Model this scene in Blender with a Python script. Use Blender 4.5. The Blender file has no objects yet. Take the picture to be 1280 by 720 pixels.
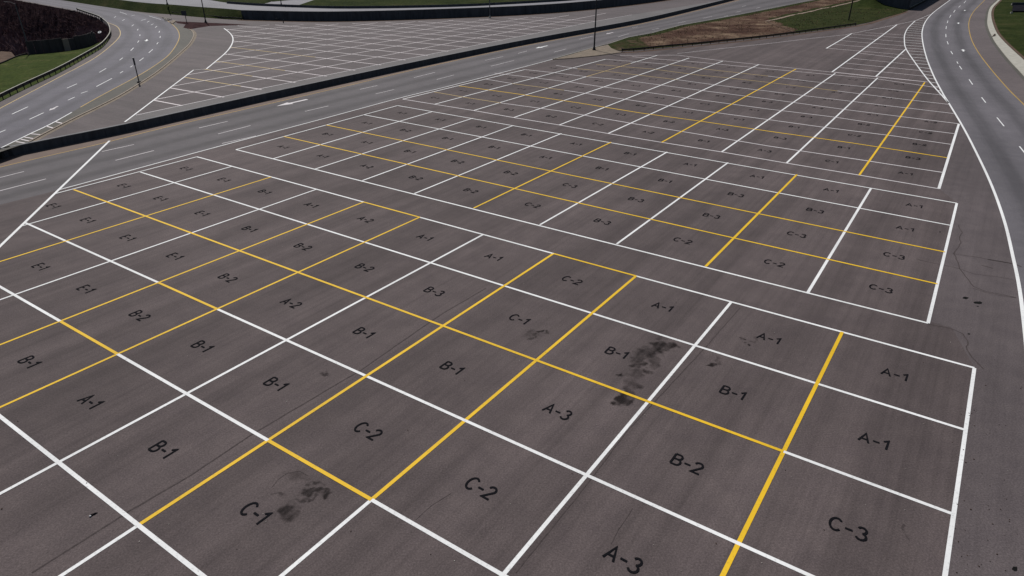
import bpy, bmesh, math, random
from mathutils.bvhtree import BVHTree
from mathutils import Vector, Matrix, noise
from mathutils.geometry import delaunay_2d_cdt
random.seed(7)
R = math.radians
C = bpy.context.scene.collection
scene = bpy.context.scene

# ------------------------------------------------------------------ camera (drone, 24 mm equivalent, 30 m up)
F, CX, CY, HOR, CAMH = 851.0, 640.0, 360.0, -77.0, 30.0
PITCH = math.atan2(CY - HOR, F)
cs, sn = math.cos(PITCH), math.sin(PITCH)

def at(px, py, z=0.0):
    """survey point: where the sight line through a photo point meets the level z"""
    dx, dz = (px - CX) / F, -(py - CY) / F
    w = Vector((dx, cs + dz * sn, -sn + dz * cs))
    k = (CAMH - z) / (-w.z)
    return Vector((w.x * k, w.y * k, z))

def height_for(base, py):
    """height of something standing at base whose top reaches photo row py"""
    lo, hi = -5.0, 60.0
    for _ in range(50):
        m = (lo + hi) / 2
        d = Vector((base.x, base.y, base.z + m - CAMH))
        f = d.y * cs - d.z * sn
        u = d.y * sn + d.z * cs
        y = CY - F * u / f
        if y > py: lo = m
        else: hi = m
    return lo

def P(pts, z=0.0):
    return [at(x, y, z) for x, y in pts]

def smooth(pts, n=6):
    """Catmull-Rom through points"""
    out = []
    for i in range(len(pts) - 1):
        p0 = pts[i - 1] if i > 0 else pts[0] * 2 - pts[1]
        p1, p2 = pts[i], pts[i + 1]
        p3 = pts[i + 2] if i + 2 < len(pts) else pts[-1] * 2 - pts[-2]
        for k in range(n):
            t = k / n
            out.append(0.5 * ((2 * p1) + (p2 - p0) * t + (2 * p0 - 5 * p1 + 4 * p2 - p3) * t * t + (3 * p1 - p0 - 3 * p2 + p3) * t ** 3))
    out.append(pts[-1].copy())
    return out

def resample(pts, n):
    L = [0.0]
    for a, b in zip(pts, pts[1:]): L.append(L[-1] + (b - a).length)
    out, j = [], 0
    for i in range(n):
        s = L[-1] * i / (n - 1)
        while j < len(L) - 2 and L[j + 1] < s: j += 1
        d = L[j + 1] - L[j]
        out.append(pts[j].lerp(pts[j + 1], (s - L[j]) / d if d > 1e-9 else 0))
    return out

# ------------------------------------------------------------------ object helpers
def tag(o, label=None, cat=None, group=None, kind=None):
    if label: o['label'] = label
    if cat: o['category'] = cat
    if group: o['group'] = group
    if kind: o['kind'] = kind
    return o

def link(name, me, parent=None):
    o = bpy.data.objects.new(name, me); C.objects.link(o)
    if parent: o.parent = parent
    return o

def empty(name, loc=(0, 0, 0), rz=0):
    o = bpy.data.objects.new(name, None); C.objects.link(o)
    o.location = loc; o.rotation_euler = (0, 0, rz); o.empty_display_size = 0.5
    return o

def bm_obj(name, bm, mat, parent=None, smooth_shade=False, recalc=True):
    if recalc: bmesh.ops.recalc_face_normals(bm, faces=bm.faces)
    me = bpy.data.meshes.new(name); bm.to_mesh(me); bm.free()
    me.materials.append(mat)
    if smooth_shade:
        for p in me.polygons: p.use_smooth = True
    return link(name, me, parent)

def box(bm, cx, cy, cz, sx, sy, sz, rot=None):
    m = Matrix.Translation((cx, cy, cz))
    if rot is not None: m = m @ rot
    bmesh.ops.create_cube(bm, size=1, matrix=m @ Matrix.Diagonal((sx, sy, sz, 1)))

def tube(bm, a, b, r0, r1=None, seg=10):
    a, b = Vector(a), Vector(b); r1 = r0 if r1 is None else r1
    d = b - a
    q = d.to_track_quat('Z', 'Y').to_matrix().to_4x4()
    bmesh.ops.create_cone(bm, cap_ends=True, segments=seg, radius1=r0, radius2=r1, depth=d.length,
                          matrix=Matrix.Translation((a + b) / 2) @ q)

def sheet(name, pts, mat, parent=None, holes=(), up=True):
    """flat polygon (optionally with holes)"""
    z = pts[0].z
    vs = [Vector((p.x, p.y)) for p in pts]; edges = [(i, (i + 1) % len(pts)) for i in range(len(pts))]
    for h in holes:
        o = len(vs); vs += [Vector((p.x, p.y)) for p in h]
        edges += [(o + i, o + (i + 1) % len(h)) for i in range(len(h))]
    V, _, Fc, *_ = delaunay_2d_cdt(vs, edges, [], 0, 1e-4)
    def inside(p, poly):
        c = False; n = len(poly)
        for i in range(n):
            a, b = poly[i], poly[(i + 1) % n]
            if (a.y > p.y) != (b.y > p.y) and p.x < (b.x - a.x) * (p.y - a.y) / (b.y - a.y) + a.x: c = not c
        return c
    fs = []
    for f in Fc:
        c = sum((V[i] for i in f), Vector((0, 0))) / len(f)
        if inside(c, pts) and not any(inside(c, h) for h in holes): fs.append(f)
    me = bpy.data.meshes.new(name)
    me.from_pydata([(v.x, v.y, z) for v in V], [], fs)
    bm = bmesh.new(); bm.from_mesh(me)
    bm.normal_update()
    for f in bm.faces:
        if f.normal.z < 0: f.normal_flip()
    bm.to_mesh(me); bm.free()
    me.materials.append(mat)
    return link(name, me, parent)

def loft(name, A, B, mat, parent=None, n=40, cross=1, zfun=None, smooth_shade=False):
    """surface between two curves, UV = (metres across, metres along)"""
    A, B = resample(A, n), resample(B, n)
    bm = bmesh.new(); uvl = bm.loops.layers.uv.new('UVMap')
    grid, uvs = [], []
    s = 0.0
    for i in range(n):
        if i: s += ((A[i] - A[i - 1]).length + (B[i] - B[i - 1]).length) / 2
        w = (B[i] - A[i]).length
        row, ur = [], []
        for j in range(cross + 1):
            t = j / cross
            p = A[i].lerp(B[i], t)
            if zfun: p = zfun(p, t, i / (n - 1))
            row.append(bm.verts.new(p)); ur.append((t, s))
        grid.append(row); uvs.append(ur)
    for i in range(n - 1):
        for j in range(cross):
            idx = [(i, j), (i + 1, j), (i + 1, j + 1), (i, j + 1)]
            try: f = bm.faces.new([grid[a][b] for a, b in idx])
            except ValueError: continue
            for l, (a, b) in zip(f.loops, idx): l[uvl].uv = uvs[a][b]
    bm.normal_update()
    if sum(f.normal.z for f in bm.faces) < 0: bmesh.ops.reverse_faces(bm, faces=bm.faces)
    return bm_obj(name, bm, mat, parent, smooth_shade, recalc=False)

def ribbon_bm(bm, pts, w, z):
    """flat painted stripe along a polyline"""
    n = len(pts); L, Rr = [], []
    for i in range(n):
        d0 = (pts[i] - pts[i - 1]) if i else (pts[1] - pts[0])
        d1 = (pts[i + 1] - pts[i]) if i < n - 1 else (pts[-1] - pts[-2])
        d0 = Vector((d0.x, d0.y)).normalized(); d1 = Vector((d1.x, d1.y)).normalized()
        t = (d0 + d1).normalized(); nn = Vector((-t.y, t.x)); c = max(0.5, t.dot(d1))
        h = w / 2 / c
        L.append(bm.verts.new((pts[i].x + nn.x * h, pts[i].y + nn.y * h, z)))
        Rr.append(bm.verts.new((pts[i].x - nn.x * h, pts[i].y - nn.y * h, z)))
    for i in range(n - 1): bm.faces.new((L[i], Rr[i], Rr[i + 1], L[i + 1]))

def stripe(name, pts, w, mat, z, parent=None):
    bm = bmesh.new(); ribbon_bm(bm, pts, w, z)
    return bm_obj(name, bm, mat, parent, recalc=False)

def extrude_path(bm, pts, profile, closed_profile=True, cap=True):
    """sweep a (sideways, up) profile along a path; sideways is to the left of travel"""
    n = len(pts); rings = []
    for i in range(n):
        d = (pts[min(i + 1, n - 1)] - pts[max(i - 1, 0)]); d.z = 0; d.normalize()
        nn = Vector((-d.y, d.x, 0))
        rings.append([bm.verts.new(pts[i] + nn * s + Vector((0, 0, u))) for s, u in profile])
    m = len(profile)
    for i in range(n - 1):
        for j in range(m if closed_profile else m - 1):
            k = (j + 1) % m
            bm.faces.new((rings[i][j], rings[i + 1][j], rings[i + 1][k], rings[i][k]))
    if cap and closed_profile:
        bm.faces.new(rings[0][::-1]); bm.faces.new(rings[-1])

# ------------------------------------------------------------------ materials
def nt(name):
    m = bpy.data.materials.new(name); m.use_nodes = True
    t = m.node_tree; t.nodes.clear()
    out = t.nodes.new('ShaderNodeOutputMaterial'); b = t.nodes.new('ShaderNodeBsdfPrincipled')
    t.links.new(b.outputs[0], out.inputs[0])
    b.inputs['Specular IOR Level'].default_value = 0.3
    return m, t, b

def N(t, kind, **kw):
    n = t.nodes.new(kind)
    for k, v in kw.items():
        if k in n.inputs: n.inputs[k].default_value = v
        else: setattr(n, k, v)
    return n

def ramp(t, src, stops):
    r = t.nodes.new('ShaderNodeValToRGB')
    while len(r.color_ramp.elements) < len(stops): r.color_ramp.elements.new(0.5)
    for e, (p, c) in zip(r.color_ramp.elements, stops):
        e.position = p; e.color = (*c, 1) if len(c) == 3 else c
    t.links.new(src, r.inputs[0]); return r

def mulcol(t, a, b, fac=1.0, mode='MULTIPLY'):
    m = t.nodes.new('ShaderNodeMix'); m.data_type = 'RGBA'; m.blend_type = mode
    m.inputs[0].default_value = fac
    t.links.new(a, m.inputs[6])
    if hasattr(b, 'links') or isinstance(b, bpy.types.NodeSocket): t.links.new(b, m.inputs[7])
    else: m.inputs[7].default_value = (*b, 1)
    return m.outputs[2]

def noise_tex(t, vec, scale, detail=3, rough=0.55):
    n = N(t, 'ShaderNodeTexNoise'); n.inputs['Scale'].default_value = scale
    n.inputs['Detail'].default_value = detail; n.inputs['Roughness'].default_value = rough
    if vec is not None: t.links.new(vec, n.inputs['Vector'])
    return n.outputs['Fac']

def mapped(t, src, scale, rot=0.0):
    m = t.nodes.new('ShaderNodeMapping'); m.vector_type = 'TEXTURE'
    m.inputs['Rotation'].default_value = (0, 0, rot)
    m.inputs['Scale'].default_value = scale
    t.links.new(src, m.inputs['Vector']); return m.outputs['Vector']

def asphalt(name, base, rot=None, streak=0.25, patch=0.18, grain=0.5, rough=0.88, spec=0.3, lanes=0):
    m, t, b = nt(name)
    g = t.nodes.new('ShaderNodeNewGeometry').outputs['Position']
    col = ramp(t, noise_tex(t, g, 9.0, 4, 0.8), [(0.25, tuple(c * (1 - grain * 0.75) for c in base)), (0.5, base), (0.75, tuple(min(1, c * (1 + grain)) for c in base))]).outputs[0]
    p = ramp(t, noise_tex(t, g, 0.035, 4, 0.6), [(0.3, (1 - patch,) * 3), (0.7, (1 + patch * 0.6,) * 3)]).outputs[0]
    col = mulcol(t, col, p)
    p2 = ramp(t, noise_tex(t, g, 0.45, 5, 0.7), [(0.35, (0.9, 0.89, 0.9)), (0.65, (1.08, 1.07, 1.06))]).outputs[0]
    col = mulcol(t, col, p2)
    if rot is not None:
        v = mapped(t, g, (2.6, 120, 1), rot)
        s = ramp(t, noise_tex(t, v, 1.0, 2, 0.5), [(0.35, (1 - streak,) * 3), (0.62, (1 + streak * 0.5,) * 3)]).outputs[0]
        col = mulcol(t, col, s)
        v = mapped(t, g, (0.45, 16, 1), rot)
        s = ramp(t, noise_tex(t, v, 1.0, 4, 0.65), [(0.3, (1 - streak * 0.9,) * 3), (0.55, (1.03,) * 3)]).outputs[0]
        col = mulcol(t, col, s)
    if lanes:
        uv = t.nodes.new('ShaderNodeUVMap').outputs[0]
        sp = t.nodes.new('ShaderNodeSeparateXYZ'); t.links.new(uv, sp.inputs[0])
        ma = N(t, 'ShaderNodeMath', operation='MULTIPLY'); t.links.new(sp.outputs[0], ma.inputs[0]); ma.inputs[1].default_value = lanes * 2 * math.pi
        co = N(t, 'ShaderNodeMath', operation='COSINE'); t.links.new(ma.outputs[0], co.inputs[0])
        ad = N(t, 'ShaderNodeMath', operation='MULTIPLY_ADD'); t.links.new(co.outputs[0], ad.inputs[0]); ad.inputs[1].default_value = 0.5; ad.inputs[2].default_value = 0.5
        mp = t.nodes.new('ShaderNodeMapping'); mp.inputs['Scale'].default_value = (7, 0.02, 1); t.links.new(uv, mp.inputs['Vector'])
        n2 = noise_tex(t, mp.outputs[0], 2.0, 3, 0.6)
        mx = N(t, 'ShaderNodeMath', operation='MULTIPLY_ADD'); t.links.new(n2, mx.inputs[0]); mx.inputs[1].default_value = 0.7; mx.inputs[2].default_value = -0.35
        s2 = N(t, 'ShaderNodeMath', operation='ADD'); t.links.new(ad.outputs[0], s2.inputs[0]); t.links.new(mx.outputs[0], s2.inputs[1])
        s = ramp(t, s2.outputs[0], [(0.0, (1 - streak * 1.3,) * 3), (0.45, (1.0,) * 3), (1.0, (1 + streak * 0.5,) * 3)]).outputs[0]
        col = mulcol(t, col, s)
    t.links.new(col, b.inputs['Base Color'])
    b.inputs['Roughness'].default_value = rough; b.inputs['Specular IOR Level'].default_value = spec
    bp = N(t, 'ShaderNodeBump', Strength=0.35, Distance=0.02); t.links.new(noise_tex(t, g, 12, 3, 0.7), bp.inputs['Height']); t.links.new(bp.outputs[0], b.inputs['Normal'])
    return m

def paint(name, base, wear=0.25, rough=0.65, spec=0.12):
    m, t, b = nt(name); b.inputs['Specular IOR Level'].default_value = spec
    g = t.nodes.new('ShaderNodeNewGeometry').outputs['Position']
    dark = tuple(c * (1 - wear) + 0.05 * wear for c in base)
    a = ramp(t, noise_tex(t, g, 5.0, 5, 0.75), [(0.33, dark), (0.47, base), (1, base)]).outputs[0]
    p = ramp(t, noise_tex(t, g, 0.12, 3, 0.6), [(0.35, (0.85,) * 3), (0.65, (1.0,) * 3)]).outputs[0]
    t.links.new(mulcol(t, a, p), b.inputs['Base Color']); b.inputs['Roughness'].default_value = rough
    return m

def plain(name, base, var=0.2, scale=2.0, rough=0.7, metallic=0.0, bump=0.0, stretch=None, spec=0.1):
    m, t, b = nt(name); b.inputs['Specular IOR Level'].default_value = spec
    g = t.nodes.new('ShaderNodeNewGeometry').outputs['Position']
    v = mapped(t, g, stretch) if stretch else g
    a = ramp(t, noise_tex(t, v, scale, 5, 0.65), [(0.3, tuple(c * (1 - var) for c in base)), (0.7, tuple(min(1, c * (1 + var)) for c in base))]).outputs[0]
    t.links.new(a, b.inputs['Base Color']); b.inputs['Roughness'].default_value = rough; b.inputs['Metallic'].default_value = metallic
    if bump:
        bp = N(t, 'ShaderNodeBump', Strength=bump, Distance=0.2); t.links.new(noise_tex(t, v, scale * 2, 5, 0.7), bp.inputs['Height']); t.links.new(bp.outputs[0], b.inputs['Normal'])
    return m

def grassy(name, stops, scale=0.25, fine=3.0):
    m, t, b = nt(name)
    g = t.nodes.new('ShaderNodeNewGeometry').outputs['Position']
    a = ramp(t, noise_tex(t, g, scale, 5, 0.7), stops).outputs[0]
    f = ramp(t, noise_tex(t, g, fine, 3, 0.7), [(0.3, (0.6,) * 3), (0.7, (1.35,) * 3)]).outputs[0]
    t.links.new(mulcol(t, a, f), b.inputs['Base Color']); b.inputs['Roughness'].default_value = 0.95
    b.inputs['Specular IOR Level'].default_value = 0.02
    bp = N(t, 'ShaderNodeBump', Strength=0.8, Distance=0.25); t.links.new(noise_tex(t, g, fine, 4, 0.7), bp.inputs['Height']); t.links.new(bp.outputs[0], b.inputs['Normal'])
    return m

# stall grid axes on the lot
U0 = at(1218, 460); UX = (U0 - at(246, 196)).normalized(); UY = Vector((-UX.y, UX.x, 0))
ROT = math.atan2(UX.y, UX.x)
def uv0(u, v): return U0 + UX * u + UY * v

M = {}
M['lot'] = asphalt('lot_asphalt', (0.0865, 0.0705, 0.0705), ROT, streak=0.17, grain=0.62, patch=0.22, spec=0.14)
M['apron'] = asphalt('apron_asphalt', (0.0935, 0.0795, 0.082), ROT, streak=0.1, grain=0.62, spec=0.14)
M['shoulder'] = asphalt('shoulder_asphalt', (0.098, 0.081, 0.082), None, grain=0.6)
M['wall_strip'] = asphalt('wall_strip_pavement', (0.105, 0.098, 0.099), None, grain=0.4)
M['tan_strip'] = asphalt('dusty_shoulder', (0.125, 0.090, 0.074), None, grain=0.4)
M['road'] = asphalt('road_asphalt', (0.098, 0.092, 0.102), None, streak=0.24, lanes=2)
M['ramp'] = asphalt('ramp_asphalt', (0.092, 0.088, 0.104), None, streak=0.14, lanes=3)
M['highway'] = asphalt('highway_asphalt', (0.080, 0.073, 0.078), None, streak=0.2, lanes=3)
M['upper'] = asphalt('upper_asphalt', (0.080, 0.066, 0.068), R(58), streak=0.15)
M['pale_road'] = asphalt('pale_road_asphalt', (0.17, 0.17, 0.185), None)
M['gutter'] = asphalt('gutter_pavement', (0.072, 0.068, 0.058), None)
M['white'] = paint('white_road_paint', (0.72, 0.73, 0.73), 0.34)
M['dull_white'] = paint('worn_white_road_paint', (0.58, 0.55, 0.56), 0.4)
M['far_white'] = paint('faded_white_road_paint', (0.62, 0.57, 0.58), 0.3)
M['yellow'] = paint('yellow_road_paint', (0.70, 0.44, 0.02), 0.3)
M['pale_yellow'] = paint('faded_yellow_road_paint', (0.46, 0.34, 0.15), 0.35)
M['ochre'] = paint('ochre_edge_paint', (0.40, 0.26, 0.07), 0.35)
M['black'] = paint('black_code_paint', (0.008, 0.008, 0.010), 0.1, 0.9, 0.02)
M['tar'] = plain('tar', (0.026, 0.022, 0.023), 0.3, 3, 0.8)
M['crack'] = plain('crack_fill', (0.053, 0.043, 0.043), 0.3, 3, 0.9)
M['pothole'] = plain('hole_black', (0.006, 0.006, 0.006), 0.4, 6, 0.95)
M['conc'] = plain('pale_concrete', (0.34, 0.33, 0.29), 0.18, 0.8, 0.85)
M['tan_conc'] = plain('tan_concrete', (0.165, 0.135, 0.105), 0.25, 0.8, 0.85)
M['kerb'] = plain('kerb_concrete', (0.24, 0.20, 0.165), 0.3, 1.2, 0.85)
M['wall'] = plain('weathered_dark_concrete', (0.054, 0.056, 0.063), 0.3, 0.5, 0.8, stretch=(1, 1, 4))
def joint_wall():
    m = M['wall']; t = m.node_tree; b = next(n for n in t.nodes if n.type == 'BSDF_PRINCIPLED')
    src = b.inputs['Base Color'].links[0].from_socket
    g = t.nodes.new('ShaderNodeNewGeometry').outputs['Position']
    d_ = N(t, 'ShaderNodeVectorMath', operation='DOT_PRODUCT'); t.links.new(g, d_.inputs[0]); d_.inputs[1].default_value = (0.75, 0.66, 0)
    f = N(t, 'ShaderNodeMath', operation='MULTIPLY'); t.links.new(d_.outputs['Value'], f.inputs[0]); f.inputs[1].default_value = 1 / 6.0
    fr = N(t, 'ShaderNodeMath', operation='FRACT'); t.links.new(f.outputs[0], fr.inputs[0])
    j = ramp(t, fr.outputs[0], [(0.0, (0.7,) * 3), (0.012, (0.7,) * 3), (0.022, (1,) * 3)]).outputs[0]
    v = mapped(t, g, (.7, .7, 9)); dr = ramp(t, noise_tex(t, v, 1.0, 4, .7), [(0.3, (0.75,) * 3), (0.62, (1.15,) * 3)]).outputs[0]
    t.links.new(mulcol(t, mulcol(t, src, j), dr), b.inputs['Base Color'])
joint_wall()
M['wall_top'] = plain('grey_coping_concrete', (0.16, 0.16, 0.165), 0.2, 0.7, 0.85)
M['steel'] = plain('galvanised_steel', (0.30, 0.31, 0.32), 0.2, 1.5, 0.5, 0.6)
M['dark_steel'] = plain('shade_toned_steel', (0.045, 0.040, 0.038), 0.3, 1.5, 0.7, 0.2)  # shade on the rail faces is put into this dark colour
M['pole'] = plain('dark_grey_pole_metal', (0.035, 0.036, 0.040), 0.2, 1.0, 0.6, 0.2)
M['grey_pole'] = plain('grey_pole_metal', (0.10, 0.10, 0.105), 0.2, 1.0, 0.6, 0.2)
M['wood'] = plain('tarred_wood', (0.035, 0.030, 0.027), 0.35, 0.6, 0.9, stretch=(1, 1, 8))
M['glass'] = plain('lamp_lens', (0.4, 0.4, 0.38), 0.1, 1, 0.3)
M['sign_white'] = plain('white_sign_sheet', (0.65, 0.65, 0.65), 0.1, 2, 0.5)
M['sign_back'] = plain('grey_sign_back', (0.06, 0.06, 0.065), 0.15, 2, 0.6, 0.3)
M['panel'] = plain('dark_timber_panel', (0.050, 0.044, 0.045), 0.35, 0.8, 0.9, stretch=(1, 1, 5))
M['pale_panel'] = plain('pale_timber_panel', (0.21, 0.17, 0.145), 0.25, 0.8, 0.9, stretch=(1, 1, 5))
M['lawn'] = grassy('lawn_grass', [(0.3, (0.026, 0.040, 0.010)), (0.52, (0.040, 0.054, 0.014)), (0.7, (0.075, 0.072, 0.030))], 0.12, 1.4)
M['grass'] = grassy('verge_grass', [(0.3, (0.012, 0.019, 0.005)), (0.52, (0.024, 0.032, 0.009)), (0.72, (0.047, 0.045, 0.019))], 0.08, 1.2)
M['blade'] = plain('grass_blade', (0.035, 0.050, 0.018), 0.4, 0.4, 0.9)
M['straw'] = plain('dead_grass_blade', (0.16, 0.105, 0.07), 0.5, 0.4, 0.95)
M['brush'] = plain('leafless_brush_twigs', (0.125, 0.083, 0.087), 0.4, 0.3, 0.95, spec=0.0)
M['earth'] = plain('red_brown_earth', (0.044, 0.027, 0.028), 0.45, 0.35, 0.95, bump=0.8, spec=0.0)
M['dirt'] = plain('brown_dirt', (0.085, 0.055, 0.040), 0.35, 0.6, 0.95, bump=0.5)
M['path'] = plain('pale_trodden_earth', (0.22, 0.17, 0.135), 0.2, 0.8, 0.95)
M['ground'] = grassy('distant_ground', [(0.3, (0.022, 0.032, 0.012)), (0.7, (0.045, 0.048, 0.025))], 0.02, 0.4)
M['pad'] = plain('pad_asphalt', (0.010, 0.0095, 0.013), 0.5, 0.5, 0.95, spec=0.02)
M['leaf'] = plain('dead_leaf', (0.035, 0.020, 0.014), 0.6, 3, 0.9)
M['pebble'] = plain('pale_pebble', (0.35, 0.33, 0.30), 0.5, 3, 0.9)
M['scrap'] = plain('black_scrap', (0.012, 0.010, 0.011), 0.4, 5, 0.8)
M['rubble'] = plain('broken_concrete', (0.25, 0.23, 0.20), 0.4, 1.5, 0.9)

def mound_mat():
    m, t, b = nt('dead_grass_mound')
    g = t.nodes.new('ShaderNodeNewGeometry').outputs['Position']
    at_ = t.nodes.new('ShaderNodeAttribute'); at_.attribute_name = 'green'
    br = ramp(t, noise_tex(t, g, 0.075, 7, 0.72), [(0.34, (0.036, 0.020, 0.016)), (0.47, (0.066, 0.038, 0.028)), (0.56, (0.10, 0.066, 0.047)), (0.68, (0.20, 0.145, 0.10))]).outputs[0]
    bl = ramp(t, noise_tex(t, g, 0.9, 5, 0.75), [(0.3, (0.65,) * 3), (0.7, (1.3,) * 3)]).outputs[0]
    br = mulcol(t, br, bl)
    gr = ramp(t, noise_tex(t, g, 0.2, 5, 0.7), [(0.3, (0.014, 0.021, 0.006)), (0.7, (0.036, 0.040, 0.014))]).outputs[0]
    ad = N(t, 'ShaderNodeMath', operation='ADD'); t.links.new(at_.outputs['Fac'], ad.inputs[0])
    no = N(t, 'ShaderNodeMath', operation='MULTIPLY_ADD'); t.links.new(noise_tex(t, g, 0.22, 5, 0.7), no.inputs[0]); no.inputs[1].default_value = 1.4; no.inputs[2].default_value = -0.7
    t.links.new(no.outputs[0], ad.inputs[1])
    r = ramp(t, ad.outputs[0], [(0.35, (0, 0, 0)), (0.65, (1, 1, 1))]).outputs[0]
    mx = t.nodes.new('ShaderNodeMix'); mx.data_type = 'RGBA'
    t.links.new(r, mx.inputs[0]); t.links.new(br, mx.inputs[6]); t.links.new(gr, mx.inputs[7])
    f = ramp(t, noise_tex(t, g, 1.6, 3, 0.7), [(0.3, (0.6,) * 3), (0.7, (1.35,) * 3)]).outputs[0]
    t.links.new(mulcol(t, mx.outputs[2], f), b.inputs['Base Color']); b.inputs['Roughness'].default_value = 0.95
    b.inputs['Specular IOR Level'].default_value = 0.02
    bp = N(t, 'ShaderNodeBump', Strength=0.8, Distance=0.3); t.links.new(noise_tex(t, g, 1.6, 4, 0.7), bp.inputs['Height']); t.links.new(bp.outputs[0], b.inputs['Normal'])
    return m
M['mound'] = mound_mat()

def stain_mat(name, base):
    m, t, b = nt(name)
    g = t.nodes.new('ShaderNodeNewGeometry').outputs['Position']
    a = t.nodes.new('ShaderNodeAttribute'); a.attribute_name = 'fade'
    no = N(t, 'ShaderNodeMath', operation='MULTIPLY_ADD'); t.links.new(noise_tex(t, g, 6, 4, 0.7), no.inputs[0]); no.inputs[1].default_value = 0.9; no.inputs[2].default_value = 0.5
    mu = N(t, 'ShaderNodeMath', operation='MULTIPLY'); t.links.new(a.outputs['Fac'], mu.inputs[0]); t.links.new(no.outputs[0], mu.inputs[1]); mu.use_clamp = True
    b.inputs['Base Color'].default_value = (*base, 1); b.inputs['Roughness'].default_value = 0.8; b.inputs['Specular IOR Level'].default_value = 0.05
    tr = t.nodes.new('ShaderNodeBsdfTransparent'); mx = t.nodes.new('ShaderNodeMixShader')
    t.links.new(mu.outputs[0], mx.inputs[0]); t.links.new(tr.outputs[0], mx.inputs[1]); t.links.new(b.outputs[0], mx.inputs[2])
    t.links.new(mx.outputs[0], t.nodes['Material Output'].inputs[0])
    return m
M['oil'] = stain_mat('oil_stain', (0.014, 0.011, 0.011))

# ================================================================== levels
ZU = 1.4          # terrace behind the low retaining wall
ZT = 4.75         # road on top of the tall wall
Z1, Z2, Z3 = 0.006, 0.012, 0.0175

# ---- lines surveyed from the photograph
wall_base = P([(-40, 206.5), (0, 198.2), (80, 181.6), (160, 165), (240, 146.6), (320, 128.2), (400, 110.3), (480, 92.6), (560, 75.4), (640, 58.7), (700, 47.2), (760, 36.3), (810, 26.4), (860, 14.5), (905, 3.2), (940, -6)])
d = (wall_base[0] - wall_base[3]).normalized(); wall_base = [wall_base[0] + d * 70] + wall_base
d = (wall_base[-1] - wall_base[-3]).normalized(); wall_base = wall_base + [wall_base[-1] + d * 160]
wall_line = smooth(wall_base, 3)
wall_top = [Vector((p.x, p.y, ZU)) for p in wall_line]

# guardrail line along the near-left ramp (base) and ravine rim
rail_near = P([(-60, 158), (-25, 140), (0, 127), (30, 112), (75, 90.5), (107, 72.5), (127, 60), (137.5, 48)], ZU)
rail_far = P([(138.5, 40), (135, 33), (129, 28), (123, 23.5), (114, 20), (107, 18), (97, 14.5)], ZU)
rim_far = P([(82, 11.5), (58, 7), (27, 1.5), (0, -4), (-40, -13)], ZU)
rim_left = [Vector((-330, 360, ZU)), Vector((-300, 290, ZU)), at(-60, 78, ZU), at(-60, 100, ZU)]
rim = rail_near + rail_far + rim_far + rim_left

# ================================================================== ground
far = 3000
sheet('ground', [Vector((-far, -far, -0.35)), Vector((far, -far, -0.35)), Vector((far, far, -0.35)), Vector((-far, far, -0.35))], M['ground'], holes=[[Vector((p.x, p.y, -0.35)) for p in rim]])['kind'] = 'structure'

side_in = P([(1247.5, 0), (1237.5, 10), (1234.2, 24), (1235, 34), (1240, 46), (1246, 56), (1261, 75), (1275, 90), (1300, 118), (1340, 165), (1400, 240), (1480, 350), (1560, 480)])
side_out = P([(1250.5, 0), (1241, 10), (1239, 21), (1244, 38), (1252.5, 50), (1269, 66), (1280, 76), (1310, 106), (1352, 153), (1415, 228), (1500, 340), (1590, 480)])
def ext(a, b, k): return [a + (a - b).normalized() * k]
side_in = ext(side_in[0], side_in[1], 120) + side_in + ext(side_in[-1], side_in[-2], 60)
side_out = ext(side_out[0], side_out[1], 120) + side_out + ext(side_out[-1], side_out[-2], 60)
side_in, side_out = smooth(side_in, 5), smooth(side_out, 5)

lot = sheet('parking_lot', [Vector((p.x, p.y, 0)) for p in wall_line] + [Vector((330, 560, 0))] + [Vector((p.x, p.y, 0)) for p in side_in] + [Vector((70, -70, 0)), Vector((-140, -70, 0))], M['lot'])
lot['kind'] = 'structure'

terr = sheet('terrace', wall_top + [Vector((420, 900, ZU)), Vector((-800, 900, ZU)), Vector((-800, -60, ZU)), Vector((wall_top[0].x - 5, -60, ZU))], M['upper'], holes=[rim])
terr['kind'] = 'structure'

# ---- retaining wall (low)
def wall_obj(name, line, z0, h, th, mat, parent=None, side=1, extra=0.0):
    bm = bmesh.new()
    pr = [(0, z0), (0, h + extra), (th * side, h + extra), (th * side, z0)]
    extrude_path(bm, line, pr)
    return bm_obj(name, bm, mat, parent)
low_wall = empty('retaining_wall', wall_base[8])
tag(low_wall, 'long low dark concrete retaining wall between the highway and the upper lot', 'wall')
def par(o, p):
    o.parent = p; o.matrix_parent_inverse = Matrix.Translation(-Vector(p.location)) if p.type == 'EMPTY' and p.rotation_euler.z == 0 else p.matrix_basis.inverted()
    return o
w0 = [Vector((p.x, p.y, 0)) for p in wall_line]
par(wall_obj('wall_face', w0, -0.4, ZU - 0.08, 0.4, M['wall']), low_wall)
bm = bmesh.new(); extrude_path(bm, w0, [(-0.05, ZU - 0.077), (-0.05, ZU + 0.03), (0.55, ZU + 0.03), (0.55, ZU - 0.077)])
par(bm_obj('coping', bm, M['wall_top']), low_wall)

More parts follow.
